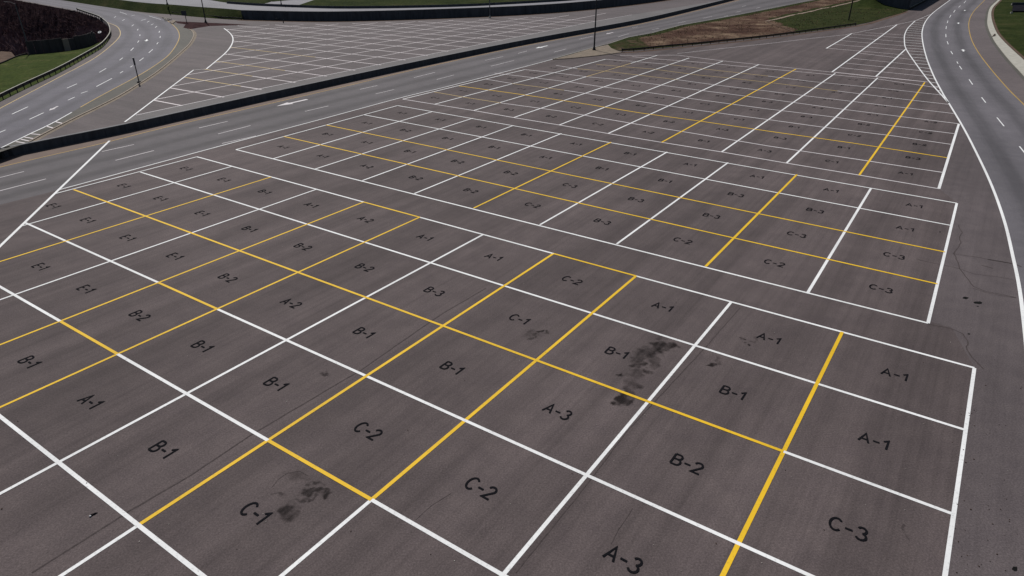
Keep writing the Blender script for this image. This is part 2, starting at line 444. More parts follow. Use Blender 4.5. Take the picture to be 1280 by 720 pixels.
# ================================================================== roads (overlays)
# right road
r_white = P([(1187.5, 0), (1167.5, 15), (1157.5, 26), (1153, 37.5), (1153, 50), (1157.5, 70), (1166, 92.5), (1177.5, 115), (1186, 129), (1201, 154), (1215, 180), (1237.5, 227), (1255, 275), (1266.5, 322.5), (1274, 359), (1280, 405), (1286, 470), (1290, 560), (1290, 720)])
r_yell = P([(1231, 0), (1217.5, 14), (1211.2, 27.5), (1213, 45), (1221, 62.5), (1237.5, 85), (1260, 111), (1281, 132), (1312, 166), (1360, 222), (1410, 300), (1460, 400), (1500, 520)])
r_white = ext(r_white[0], r_white[1], 110) + r_white; r_yell = ext(r_yell[0], r_yell[1], 110) + r_yell
r_white_s, r_yell_s = smooth(r_white, 6), smooth(r_yell, 6)
rr = loft('right_road', [p + Vector((0, 0, Z1)) for p in r_white_s], [p + Vector((0, 0, Z1)) for p in r_yell_s], M['road'], n=140, cross=6)
rr['kind'] = 'structure'
stripe('edge_line', r_white_s, 0.32, M['white'], Z3, rr)
stripe('edge_line', r_yell_s, 0.26, M['ochre'], Z3, rr)
def dashes(parent, pts, mat, w, z, zz):
    for (a, b) in pts:
        stripe('lane_dash', [at(*a, z), at(*b, z)], w, mat, zz, parent)
def z4(x0, y0, l, k=4.0): return [((x0 + a / k, y0 + b / k), (x0 + c / k, y0 + e / k)) for a, b, c, e in l]
dashes(rr, z4(960, 0, [(990, 3, 980, 16), (962, 28, 953, 37), (936, 50, 928, 62), (915, 75, 908, 88), (900, 103, 896, 115), (892, 131, 890, 145), (889, 170, 890, 186), (896, 207, 901, 222), (914, 256, 923, 271), (944, 308, 950, 318), (957, 330, 969, 347), (1005, 397, 1023, 423), (1068, 487, 1089, 514), (1145, 588, 1180, 631), (1257, 732, 1300, 785)]), M['white'], 0.2, 0, Z3)

def arrow(parent, px, py, z, ang_to, size, mat, zz):
    """straight-ahead lane arrow painted flat on the road"""
    o = at(px, py, z); d = (at(*ang_to, z) - o); d.z = 0; d.normalize(); s = Vector((-d.y, d.x, 0))
    pts = [(-0.5, -0.045), (-0.5, 0.045), (0.05, 0.045), (0.05, 0.13), (0.5, 0), (0.05, -0.13), (0.05, -0.045)]
    bm = bmesh.new(); vs = [bm.verts.new((o + d * a * size + s * b * size + Vector((0, 0, 0))).to_tuple()[:2] + (zz,)) for a, b in pts]
    bm.faces.new(vs); bm.normal_update()
    for f in bm.faces:
        if f.normal.z < 0: f.normal_flip()
    return bm_obj('lane_arrow', bm, mat, parent, recalc=False)
arrow(rr, 1206, 13, 0, (1214, 2), 5, M['white'], Z3)
arrow(rr, 1198, 29, 0, (1199, 10), 5, M['white'], Z3)
arrow(rr, 1204, 63, 0, (1198, 40), 5, M['white'], Z3)

ap_r = [p for p in r_white_s if p.y < at(1199, 154).y]
ap = sheet('apron', [Vector((p.x, p.y, 0.003)) for p in [at(1174, 236), at(1199, 156)] + ap_r + [Vector((ap_r[-1].x, -30, 0)), uv0(0, -75), at(1218, 460), at(1190, 410), at(1162, 402), at(1197, 254)]], M['apron']); ap['kind'] = 'structure'
sh = sheet('shoulder', [p + Vector((0, 0, 0.004)) for p in r_yell_s] + [Vector((p.x, p.y, 0.004)) for p in reversed(side_in)], M['shoulder']); sh['kind'] = 'structure'
# gore with crossing bars
g_left = [(1144, 26), (1135, 35), (1131, 43), (1130.5, 51), (1132.5, 61), (1145, 80), (1160, 100), (1172.5, 114), (1186, 129)]
g_right = [(1187.5, 0), (1167.5, 15), (1157.5, 26), (1153, 37.5), (1153, 50), (1157.5, 70), (1166, 92.5), (1177.5, 115), (1186, 129)]
stripe('gore_outline', smooth(P(g_left), 5), 0.3, M['white'], Z3, rr)
stripe('gore_outline', P([(847, 67), (900, 61), (960, 54.5), (1010, 48.5), (1057, 43.5), (1120, 31), (1144, 26), (1163, 18)]), 0.22, M['dull_white'], Z3, lot)
def x_at(poly, y):
    for (x0, y0), (x1, y1) in zip(poly, poly[1:]):
        if y0 <= y <= y1: return x0 + (x1 - x0) * (y - y0) / (y1 - y0)
for y in [23, 25.5, 28, 30.5, 33, 35.5, 38, 40.5, 43.5, 46.5, 50, 53, 56.5, 60, 63.5, 67.5, 71.5, 75.5, 79.5, 84, 88.5, 93, 97.5, 102.5, 107.5, 113, 118.5]:
    xl = x_at(g_left, y) if y >= 26 else x_at([(1163, 18), (1144, 26)], y)
    yr = min(y + (x_at(g_right, y) - xl) * 0.075 + (0.8 if y > 80 else 0), 128)
    stripe('gore_bar', [at(xl, y), at(x_at(g_right, yr), yr)], 0.34, M['white'], Z2, rr)

# highway between wall and lot
h_yell = P([(-80, 229), (0, 209), (60, 195), (125, 180), (200, 161), (320, 133.5), (440, 106), (520, 86.8), (640, 60.5), (700, 49), (760, 38), (812, 27.7), (862, 15.8), (907, 4.5), (944, -5)])
h_white = P([(-80, 276), (0, 256), (75, 237), (180, 208.5), (285, 180), (400, 149.5), (500, 122.5), (560, 108), (640, 87.5), (691, 74), (743, 59), (780, 47.5), (810, 42), (850, 31.5), (900, 22.5), (960, 11), (1010, 1), (1060, -8)])
dr = ext(h_yell[-1], h_yell[-3], 120); h_yell = ext(h_yell[0], h_yell[1], 40) + h_yell + dr
dr = ext(h_white[-1], h_white[-3], 120); h_white = ext(h_white[0], h_white[1], 40) + h_white + dr
hy, hw = smooth(h_yell, 4), smooth(h_white, 4)
hi = loft('highway', [p + Vector((0, 0, Z1)) for p in hy], [p + Vector((0, 0, Z1)) for p in hw], M['highway'], n=120, cross=8)
hi['kind'] = 'structure'
stripe('edge_line', hy, 0.22, M['ochre'], Z3, hi)
sheet('hard_shoulder', [Vector((p.x, p.y, 0.004)) for p in wall_line] + [Vector((p.x, p.y, 0.004)) for p in reversed(hy)], M['tan_strip'])['kind'] = 'structure'
i0 = next(i for i, p in enumerate(hw) if p.x > at(75, 237).x - .05)
i1 = next(i for i, p in enumerate(hw) if p.x > at(752, 57).x)
stripe('edge_line', hw[i0:i1], 0.24, M['white'], Z3, hi)
dashes(hi, z4(0, 0, [(995, 640, 1138, 607), (1090, 670, 1253, 628), (1110, 718, 1280, 680)]) + z4(0, 180, [(510, 38, 670, 3), (578, 82, 770, 33), (-40, 178, 120, 138), (-30, 242, 230, 175)])
       + z4(320, 0, [(1145, 302, 1235, 283), (1175, 331, 1290, 302), (790, 388, 895, 362), (903, 398, 990, 375), (520, 447, 607, 428), (598, 470, 690, 448), (245, 557, 362, 530)])
       + z4(640, 0, [(30, 267, 75, 255), (210, 261, 270, 245), (335, 196, 405, 180), (530, 185, 585, 168), (600, 140, 628, 134), (700, 149, 735, 141), (830, 116, 867, 108), (955, 91, 1000, 82), (1060, 82, 1080, 77), (1120, 62, 1145, 56), (1150, 33, 1170, 28), (1220, 42, 1240, 36)]),
       M['dull_white'], 0.2, 0, Z3)
arrow(hi, 365, 128.5, 0, (300, 143), 8, M['dull_white'], Z3)
arrow(hi, 677, 58.8, 0, (640, 67), 7, M['white'], Z3)
arrow(hi, 762, 41.5, 0, (735, 48), 6, M['dull_white'], Z3)

# left ramp
l_left = P([(-60, 168), (-25, 149.5), (0, 135.5), (27.5, 121), (75, 96), (120, 71.5), (145, 51), (150.5, 41.5), (146, 33), (134, 28), (118, 20), (98, 13.5), (70, 8), (40, 2.5), (10, -4), (-20, -11)], ZU)
l_right = P([(-60, 214), (-30, 200), (0, 185.5), (35, 168.5), (70, 151.5), (122, 122), (175, 93.5), (200, 77.5), (213, 66.5), (222, 53), (224.2, 44), (221, 36), (213, 28.5), (206, 24.5), (192, 19.5), (170, 15), (140, 10), (100, 4), (70, -1.5), (40, -8)], ZU)
ll, lr = smooth(l_left, 5), smooth(l_right, 5)
lrd = loft('curved_ramp', [p + Vector((0, 0, Z1)) for p in ll], [p + Vector((0, 0, Z1)) for p in lr], M['ramp'], n=120, cross=8)
lrd['kind'] = 'structure'
i1 = next(i for i, p in enumerate(ll) if i > 20 and p.y > at(134, 28, ZU).y)
stripe('edge_line', ll[:i1], 0.24, M['pale_yellow'], ZU + Z3, lrd)
k1 = next(i for i, p in enumerate(lr) if p.y > at(100, 135.5, ZU).y)
k2 = next(i for i, p in enumerate(lr) if i > 30 and p.y > at(206, 25, ZU).y)
stripe('edge_line', lr[:k1], 0.24, M['white'], ZU + Z3, lrd)
stripe('edge_line', lr[k1:k2], 0.24, M['ochre'], ZU + Z3, lrd)
dashes(lrd, z4(0, 0, [(335, 441, 385, 419), (60, 571, 140, 534), (-20, 670, 28, 650), (497, 362, 531, 342), (598, 301, 614, 289), (654, 253, 668, 239), (688, 213, 695, 203), (699, 180, 700, 173), (686, 152, 691, 145), (658, 131, 669, 123), (612, 103, 624, 96), (570, 88, 580, 82),
    (147, 597, 218, 564), (340, 501, 373, 486), (482, 433, 560, 392), (600, 366, 615, 357), (697, 305, 718, 289), (744, 264, 764, 247), (784, 221, 791, 212), (800, 189, 802, 181), (795, 163, 798, 155), (776, 138, 785, 131), (755, 125, 768, 119), (735, 112, 747, 105), (705, 103, 730, 95), (655, 80, 675, 75), (405, 467, 437, 456), (652, 336, 664, 328), (745, 80, 805, 98), (600, 60, 635, 72)]),
    M['white'], 0.2, ZU, ZU + Z3)
arrow(lrd, 67, 135.5, ZU, (60, 139), 3.8, M['dull_white'], ZU + Z3)
arrow(lrd, 183.2, 50.5, ZU, (181, 55), 5, M['white'], ZU + Z3)
# crossing bars beside the ramp and the kerbed strip
kerb_l = [(36, 178), (54, 168), (79, 155), (100, 144.5), (125, 132.5), (150, 119.5), (172, 106), (195, 91), (215, 75), (228, 63.5), (236, 56), (241.5, 47), (242, 42), (239.5, 38.5), (236, 36.5)]
kl = smooth(P(kerb_l, ZU), 4)
sheet('gutter_strip', [Vector((p.x, p.y, ZU + 0.003)) for p in lr[5:k2]] + [Vector((p.x, p.y, ZU + 0.003)) for p in reversed(kl)], M['gutter'])['kind'] = 'structure'
for a, b in [((69.5, 152.2), (79.5, 154.7)), ((58, 157.8), (68, 160.5)), ((38.8, 167.3), (50.5, 168.4)), ((30.7, 171.4), (44, 173.8)), ((26, 174), (39, 177)), ((20, 177), (33, 179.3))]:
    stripe('crossing_bar', [at(*a, ZU), at(*b, ZU)], 0.3, M['far_white'], ZU + Z3, lrd)
bm = bmesh.new(); extrude_path(bm, kl, [(-0.16, -0.05), (-0.16, 0.13), (0.16, 0.13), (0.16, -0.05)])
kb = bm_obj('kerb', bm, M['kerb']); kb['kind'] = 'structure'
side = [p + Vector(((kl[min(i + 1, len(kl) - 1)] - kl[max(i - 1, 0)]).y, -(kl[min(i + 1, len(kl) - 1)] - kl[max(i - 1, 0)]).x, 0)).normalized() * 0.55 for i, p in enumerate(kl)]
stripe('kerb_apron', side, 0.7, M['tan_conc'], ZU + 0.008, kb)

# ================================================================== stall blocks
def uvw(u, v, z=0): return U0 + UX * u + UY * v + Vector((0, 0, z))
def arc(cx, cy, rx, ry, a0, a1, n=10):
    return [(cx + rx * math.cos(R(a0 + (a1 - a0) * i / n)), cy + ry * math.sin(R(a0 + (a1 - a0) * i / n))) for i in range(n + 1)]
GLYPH = {'A': (.62, [[(0, 0), (.31, 1), (.62, 0)], [(.12, .33), (.5, .33)]]),
         'B': (.56, [[(0, 0), (0, 1)], [(0, 1)] + arc(.3, .77, .2, .23, 90, -90, 8) + [(0, .54)], [(0, .54)] + arc(.32, .27, .24, .27, 90, -90, 8) + [(0, 0)]]),
         'C': (.6, [arc(.32, .5, .32, .5, 42, 318, 16)]),
         'E': (.5, [[(.5, 1), (0, 1), (0, 0), (.5, 0)], [(0, .52), (.4, .52)]]),
         '1': (.3, [[(.0, .76), (.26, 1), (.26, 0)]]),
         '2': (.52, [arc(.25, .74, .25, .26, 165, -25, 10) + [(.0, .0), (.54, 0)]]),
         '3': (.52, [arc(.25, .76, .23, .24, 155, -80, 9) , arc(.25, .27, .27, .27, 80, -155, 10)]),
         '-': (.4, [[(0, .46), (.4, .46)]])}
CODE_CACHE = {}
def code_mesh(txt):
    """stencilled letters as flat brush strokes, about a metre high"""
    if txt not in CODE_CACHE:
        bm = bmesh.new(); x = 0.0; wd = sum(GLYPH[c][0] for c in txt) + .21 * (len(txt) - 1); k = 0
        for c in txt:
            w_, st = GLYPH[c]
            for line in st:
                ribbon_bm(bm, [Vector(((px + x - wd / 2) * 1.0, (py - .5) * 1.02, 0)) for px, py in line], .14, k * 0.0006); k += 1
            x += w_ + .21
        me = bpy.data.meshes.new('stall_code'); bm.normal_update()
        for f in bm.faces:
            if f.normal.z < 0: f.normal_flip()
        bm.to_mesh(me); bm.free(); me.materials.append(M['black']); CODE_CACHE[txt] = me
    return CODE_CACHE[txt]
def code(txt, pos, parent, s=1.0):
    o = link('stall_code', code_mesh(txt), parent)
    o.location = (pos.x, pos.y, 0.033); o.rotation_euler = (0, 0, ROT + R(random.uniform(-2, 2))); o.scale = (s, s, 1)
    o['label'] = 'black painted code ' + txt
    return o
LINE_NO = [0]
def sline(a, b, mat, parent, w=0.28, z=Z2):
    LINE_NO[0] += 1; z += (LINE_NO[0] % 40) * 0.0003
    o = stripe('stall_line', [a, b] if isinstance(a, Vector) else [at(*a), at(*b)], w, M[mat], z, parent)
    if mat == 'yellow' or mat == 'pale_yellow': o['label'] = 'yellow stall line'
    return o

# --- near block
B1 = empty('stall_block', (0, 0, 0)); B1['kind'] = 'structure'
ucol = [0, -9.71, -19.33, -28.97, -38.6, -47.95, -57.5, -66.95, -75.8, -85.2, -94.14, -102.93]
vrow = [0, -9.2, -18.5, -27.75, -36.9, -45.9, -55.1]
GP = lambda j, i: uvw(ucol[j], vrow[i])
diag_a, diag_b = at(137, 176), at(0, 308)
diag_b = diag_b + (diag_b - diag_a).normalized() * 40
def clip_diag(a, b):
    """end of a line a->b cut at the diagonal boundary"""
    d, e = b - a, diag_b - diag_a
    den = d.x * e.y - d.y * e.x
    if abs(den) < 1e-9: return b
    w = diag_a - a; t = (w.x * e.y - w.y * e.x) / den; s = (w.x * d.y - w.y * d.x) / den
    return a + d * t if 0 < t < 1 and 0 <= s <= 1 else b
colspec = ['w', 'y', 'w', 'y4', 'y5', 'w', 'y', 'y', 'w', 'y', 'w', 'w']
for j, c in enumerate(colspec):
    top = GP(j, 0); bot = clip_diag(GP(j, 1) if j > 9 else GP(j, 0), GP(j, 6))
    if c == 'w': sline(top, bot, 'white', B1, 0.255 if j < 6 else 0.23, Z2)
    elif c == 'y': sline(top, bot, 'yellow', B1, 0.27 if j < 6 else 0.24, Z3)
    else:
        k = int(c[1]); sline(top, GP(j, k), 'yellow', B1, 0.27, Z3); sline(GP(j, k), bot, 'white', B1, 0.25, Z2)
rows = {0: [('w', 0, 3), ('y', 3, 4), ('w', 4, 6), ('y', 6, 7), ('w', 7, 11)],
        1: [('w', 0, 12)], 2: [('w', 0, 1), ('y', 1, 12)],
        3: [('w', 0, 6), ('y', 6, 7), ('w', 7, 12.5)], 4: [('w', 0, 3), ('y', 3, 4), ('w', 4, 6), ('y', 6, 7), ('w', 7, 12.5)],
        5: [('w', 0, 12.5)], 6: [('w', 0, 12.5)]}
for i, segs in rows.items():
    for m_, a, b in segs:
        pa = uvw(ucol[a], vrow[i]); pb = uvw(ucol[b] if b < 12 else -135, vrow[i])
        if b == 12: pb = uvw(-102.6, vrow[i])
        if b > 11: pb = clip_diag(pa, pb)
        sline(pa, pb, 'white' if m_ == 'w' else 'yellow', B1, 0.26, Z2 if m_ == 'w' else Z3)
stripe('boundary_line', [diag_a, diag_b], 0.34, M['white'], Z3 + 0.004, B1)
for x, y, t_ in [(1118, 468, 'A-1'), (961, 423, 'A-1'), (828, 383.5, 'A-1'), (715, 350.5, 'C-2'), (617, 321.5, 'A-1'), (531, 297, 'A-1'), (457, 274.5, 'A-2'), (389, 256.5, 'A-1'), (331, 240, 'B-1'), (280, 225, 'E-1'), (233, 211, 'E-1'),
                 (1092, 551, 'A-1'), (916, 491, 'B-1'), (771, 441, 'B-1'), (649, 399, 'C-1'), (543, 364.5, 'B-3'), (456, 334.5, 'B-2'), (379, 308.5, 'B-2'), (312, 286.5, 'B-1'), (253, 267, 'E-1'), (201, 248.5, 'E-1'), (155, 232.5, 'E-1'),
                 (1060, 661, 'C-3'), (859, 580, 'B-2'), (697, 514.5, 'A-3'), (565, 460, 'B-1'), (455, 416, 'B-1'), (364, 379, 'A-2'), (285, 347.5, 'B-2'), (219, 320.5, 'E-1'), (160, 297.5, 'E-1'), (110, 275.5, 'E-1'), (67, 257.5, 'E-1'),
                 (779, 699, 'A-3'), (601, 610, 'C-2'), (460, 538.5, 'C-2'), (345, 480, 'B-1'), (253, 433, 'B-1'), (175, 394.5, 'B-2'), (108, 361.5, 'E-1'), (51, 333.5, 'E-1'),
                 (319, 641, 'C-1'), (204, 562, 'B-1'), (113, 502, 'A-1'), (37, 452.5, 'B-1')]:
    code(t_, at(x, y), B1)

# --- middle block
B2 = empty('stall_block', (0, 0, 0)); B2['kind'] = 'structure'; LINE_NO[0] = -1
far2 = [(1196, 254), (1089, 235), (996, 218.3), (910, 203.3), (834, 190), (764, 177.8), (702, 166.8), (642, 156.8), (591, 147.8), (541, 139.4), (497, 132)]
near2 = [(1160, 404), (1009, 367), (882, 333.2), (771, 305), (675, 281), (592, 260.3), (518, 242), (453, 225.8), (394, 211.3), (342, 198.3), (295, 187)]
F2, N2 = P(far2), P(near2)
for j in range(11):
    y_ = j in (2, 5)
    sline(F2[j], N2[j], 'yellow' if y_ else 'white', B2, 0.28 if j < 3 else 0.25, Z3 if y_ else Z2)
for i in range(5):
    t_ = i / 4
    a, b = F2[0].lerp(N2[0], t_), F2[10].lerp(N2[10], t_)
    y_ = i in (2, 3)
    sline(a, b, 'yellow' if y_ else 'white', B2, 0.26, Z3 if y_ else Z2)
codes2 = [['A-1', 'A-1', 'A-1', 'A-1', 'B-1', 'A-1', 'B-1', 'B-1', 'A-1', 'A-1'],
          ['A-1', 'B-3', 'B-3', 'B-1', 'B-1', 'A-1', 'B-1', 'B-1', 'B-2', 'A-1'],
          ['C-3', 'C-3', 'B-3', 'B-3', 'C-3', 'B-2', 'B-2', 'B-1', 'A-1', 'B-1'],
          ['C-3', 'C-2', 'C-2', 'B-3', 'C-2', 'B-2', 'B-2', 'A-2', 'A-1', 'A-1']]
for i in range(4):
    for j in range(10):
        a = F2[j].lerp(F2[j + 1], 0.44); b = N2[j].lerp(N2[j + 1], 0.44)
        code(codes2[i][j], a.lerp(b, (i + 0.46) / 4), B2)

# --- far block
B3 = empty('stall_block', (0, 0, 0)); B3['kind'] = 'structure'; LINE_NO[0] = -1
near3 = [(1173.5, 236), (1074, 219), (983, 204), (902, 190), (827, 178), (760, 167), (699, 156.3), (642, 147), (592, 138.2), (543, 130.4), (503.5, 124)]
far3 = [(1198.5, 155), (1156, 103), (1097, 97.5), (1044, 91.8), (995, 86.3), (949, 80.5), (903.5, 76.3), (861.5, 72.5), (821.5, 69.3), (757, 74), (656, 87)]
cm3 = ['white', 'yellow', 'white', 'white', 'yellow', 'white', 'white', 'white', 'white', 'white', 'white']
N3, F3 = P(near3), P(far3)
for j in range(11):
    c = cm3[j]
    if j == 8:
        sline(N3[j], N3[j].lerp(F3[j], 0.52), 'white', B3, 0.28); sline(N3[j].lerp(F3[j], 0.52), N3[j].lerp(F3[j], 0.8), 'pale_yellow', B3, 0.28, Z3); sline(N3[j].lerp(F3[j], 0.8), F3[j], 'white', B3, 0.28)
    else: sline(N3[j], F3[j], c, B3, 0.36 if j == 0 else 0.29, Z3 if c == 'yellow' else Z2)
z3 = lambda l: [(640 + a / 4, b / 4) for a, b in l]
zr = lambda l: [(960 + a / 4, b / 4) for a, b in l]
z2_ = lambda l: [(320 + a / 4, b / 4) for a, b in l]
rows3 = [[('dull_white', near3)],
    [('pale_yellow', z2_([(890, 460), (1050, 488), (1225, 515)])), ('dull_white', z2_([(1225, 515)]) + [(700, 138.8), (785, 153.5), (868, 167), (960, 182.5), (1070, 199), (1177.5, 215.5)])],
    [('yellow', z2_([(1015, 430), (1280, 466)]) + [(722, 128.5), (800, 141.2), (875, 151.5), (960, 164), (1065, 178.8), (1184, 197.3)])],
    [('dull_white', z2_([(1145, 395), (1280, 418)])), ('pale_yellow', [(640, 104.5), (705, 112.8)]), ('dull_white', [(705, 112.8), (780, 124), (870, 137.5), (957.5, 149.2), (1027, 158.8), (1117, 170), (1188.5, 180.5)])],
    [('dull_white', [(618, 91.5), (640, 94), (715, 103), (757, 109.2), (807, 115.2), (860, 122.8), (960, 136.3), (1042, 146.3), (1120, 158), (1194, 167.3)])],
    [('dull_white', [(656, 87), (698, 91.5), (732, 95.8), (780, 100.2), (860, 111), (960, 123.8), (1056, 137), (1124, 145.5), (1199, 154.8)])],
    [('dull_white', [(695, 81.8), (722, 86)]), ('pale_yellow', [(722, 86), (765, 90), (847, 99.8)]), ('dull_white', [(847, 99.8), (895, 106.3), (960, 114), (1006, 119.7), (1100, 131), (1192, 142)])],
    [('pale_yellow', [(745, 80.4), (780, 83.6), (815, 86.3), (872, 93.8), (915, 98), (960, 103), (1047, 113.8)]), ('dull_white', [(1047, 113.8), (1120, 123), (1187, 130.7)])],
    [('dull_white', [(757, 74.2), (800, 77.5), (835, 80.5)]), ('pale_yellow', [(835, 80.5), (880, 86.3), (960, 95.2)]), ('dull_white', [(960, 95.2), (1015, 102), (1100, 110.3), (1178, 119)])],
    [('far_white', [(790, 70.8), (825, 74.2), (865, 77), (947, 85), (1042, 93.7), (1095, 98.5), (1160, 108), (1173, 110)])],
    [('far_white', [(775, 69.3), (847, 69), (902, 76), (960, 82), (1040, 90.2), (1095, 96.3), (1157, 102.3)])]]
for r_ in rows3:
    for m_, pts in r_:
        LINE_NO[0] += 1; o = stripe('stall_line', P(pts), 0.31, M[m_], (Z3 if 'yellow' in m_ else Z2) + (LINE_NO[0] % 40) * 0.0003, B3)
        if 'yellow' in m_: o['label'] = 'yellow stall line'
# rows counted up the block for the codes
alt = ['A-1', 'B-1', 'B-2', 'C-1', 'A-2', 'B-3', 'A-3', 'C-2']
def cell3(j, k):      # column j, row boundary k, 9.2 m rows
    a = N3[j]; dirv = (F3[j] - N3[j]).normalized()
    return a + dirv * 9.22 * k
nmax = [5, 9, 9, 9, 9, 9, 9, 9, 8, 6]
for j in range(10):
    for k in range(nmax[j]):
        p = (cell3(j, k + 0.52) * 0.54 + cell3(j + 1, k + 0.52) * 0.46)
        code(alt[(j * 3 + k * 5 + (j * k) % 3) % 8], p, B3)
# narrow extension towards the gore
B4 = empty('stall_block', (0, 0, 0)); B4['kind'] = 'structure'; LINE_NO[0] = -1
for a, b in [((1040, 90), (1121, 31)), ((1095, 95.5), (1132, 61.5)), ((1032.8, 60.5), (1065, 41.8))]:
    sline(a, b, 'white', B4, 0.36)
for a, b in [((1032.8, 60.2), (1130, 68.5)), ((1042, 55.5), (1129.5, 62.5)), ((1051, 50.8), (1130, 57.5)), ((1059, 46.3), (1130.5, 52.5)), ((1066, 42.8), (1131, 47.5)), ((1082, 40.7), (1132, 44)),
             ((1074, 66.5), (1141, 74.5)), ((1066, 73), (1147, 81.5)), ((1058, 79), (1153, 88.5)), ((1050, 84.5), (1157.5, 95.5)), ((1043, 90.2), (1160, 102.5))]:
    sline(a, b, 'far_white', B4, 0.32)

# --- upper lot
B5 = empty('stall_block', (0, 0, 0)); B5['kind'] = 'structure'; LINE_NO[0] = -1
A0 = at(170, 144, ZU); E5 = (at(640, 47.5, ZU) - A0).normalized(); N5 = Vector((-E5.y, E5.x, 0))
left5 = P([(156, 152.5), (242, 87.5), (258, 86.3), (282, 66), (290, 55), (291, 47), (287, 41), (280, 35.5)], ZU)
top5 = P([(262, 34), (300, 31.5), (360, 31), (420, 30), (520, 27), (640, 23), (700, 19.5), (760, 16.5)], ZU)
poly5 = left5 + top5[1:] + P([(800, 14.5), (790, 19), (742, 27)], ZU) + [A0]
def clip_poly(a, b, poly):
    ts = []
    d = b - a; n = len(poly)
    for i in range(n):
        p, q = poly[i], poly[(i + 1) % n]; e = q - p
        den = d.x * e.y - d.y * e.x
        if abs(den) < 1e-9: continue
        w = p - a; t = (w.x * e.y - w.y * e.x) / den; s = (w.x * d.y - w.y * d.x) / den
        if 0 <= s < 1: ts.append(t)
    ts.sort()
    return [(a + d * ts[k], a + d * ts[k + 1]) for k in range(0, len(ts) - 1, 2)]
for k in range(1, 21):                         # rows running away from the wall
    base = A0 + E5 * (9.35 * k); 
    for a, b in clip_poly(base - N5 * 50, base + N5 * 160, poly5):
        if (b - a).length < 2: continue
        if k in (3, 4, 5, 7): 
            m_ = a.lerp(b, {3: 0.25, 4: 0.45, 5: 0.35, 7: 0.4}[k]) ; p1, p2 = a, b
            sline(p1, m_, 'far_white', B5, 0.4, ZU + Z2); sline(m_, p2, 'pale_yellow', B5, 0.4, ZU + Z3)
        else: sline(a, b, 'far_white', B5, 0.4, ZU + Z2)
for k in range(1, 14):
    base = A0 + N5 * (9.6 * k)
    for a, b in clip_poly(base - E5 * 30, base + E5 * 300, poly5):
        if (b - a).length > 2: sline(a, b, 'far_white', B5, 0.34, ZU + Z2)
wt_ = [Vector((p.x, p.y, ZU + 0.004)) for p in wall_line]
sheet('wall_strip', wt_[14:46] + [p + Vector((0, 0, .004)) for p in reversed(P([(156, 152.5), (170, 144), (320, 112), (480, 79.3), (640, 47.5), (742, 27), (790, 18.5)], ZU))], M['wall_strip'])['kind'] = 'structure'
stripe('boundary_line', left5[:2], 0.3, M['white'], ZU + Z3 + .004, B5)
stripe('boundary_line', [left5[1], left5[2]], 0.26, M['dull_white'], ZU + Z3 + .004, B5)
stripe('boundary_line', smooth(left5[2:], 4), 0.34, M['white'], ZU + Z3 + .004, B5)
stripe('boundary_line', P([(170, 144), (320, 112), (480, 79.3), (640, 47.5), (742, 27), (790, 18.5)], ZU), 0.26, M['dull_white'], ZU + Z3 + .004, B5)

# ================================================================== wear on the lot: seams, cracks, stains, potholes
def crack(pts, w, mat='crack', name='crack', wob=0.12):
    w3 = P(pts); w3 = resample(w3, max(4, int(sum((b - a).length for a, b in zip(w3, w3[1:])) / 0.5)))
    w3 = [p + Vector((noise.noise(p * 0.9) * wob, noise.noise(p * 0.9 + Vector((9, 3, 1))) * wob, 0)) for p in w3]
    stripe(name, w3, w, M[mat], 0.009, lot)
q4 = lambda l, x0, y0, k=4.0: [(x0 + a / k, y0 + b / k) for a, b in l]
crack([(40, 716), (160, 640), (245, 590), (310, 546), (452, 462), (550, 394), (608, 360)], 0.11, 'crack', 'tar_seam', 0.05)
crack([(645, 716), (735, 604), (782, 541), (880, 436), (925, 385)], 0.06, 'crack', 'tar_seam', 0.04)
crack(q4([(232, 165), (250, 205), (235, 225), (245, 255), (210, 305), (225, 340), (240, 385), (270, 425), (300, 470), (360, 495), (440, 510), (520, 528)], 1140, 240), 0.10)
crack(q4([(205, 308), (300, 322), (500, 358)], 1140, 240), 0.10)
crack(q4([(380, 337), (500, 358), (548, 374)], 1140, 240), 0.2)
crack(q4([(20, 335), (100, 355), (180, 370), (240, 385), (310, 410), (430, 425), (510, 440)], 1140, 240), 0.08)
crack(q4([(800, 180), (900, 200), (970, 225), (995, 265), (990, 300), (1020, 345), (1075, 405)], 960, 360), 0.1)
crack(q4([(1020, 0), (1080, 20), (1160, 38), (1240, 50)], 960, 360), 0.08)
crack(q4([(345, 365), (405, 382)], 1140, 240), 0.16)
crack(q4([(975, 305), (890, 360), (800, 440)], 320, 540), 0.035)
crack(q4([(600, 380), (560, 450), (490, 560)], 640, 540), 0.04)
crack(q4([(80, 280), (110, 240), (160, 205), (220, 195), (260, 220)], 320, 540), 0.04)
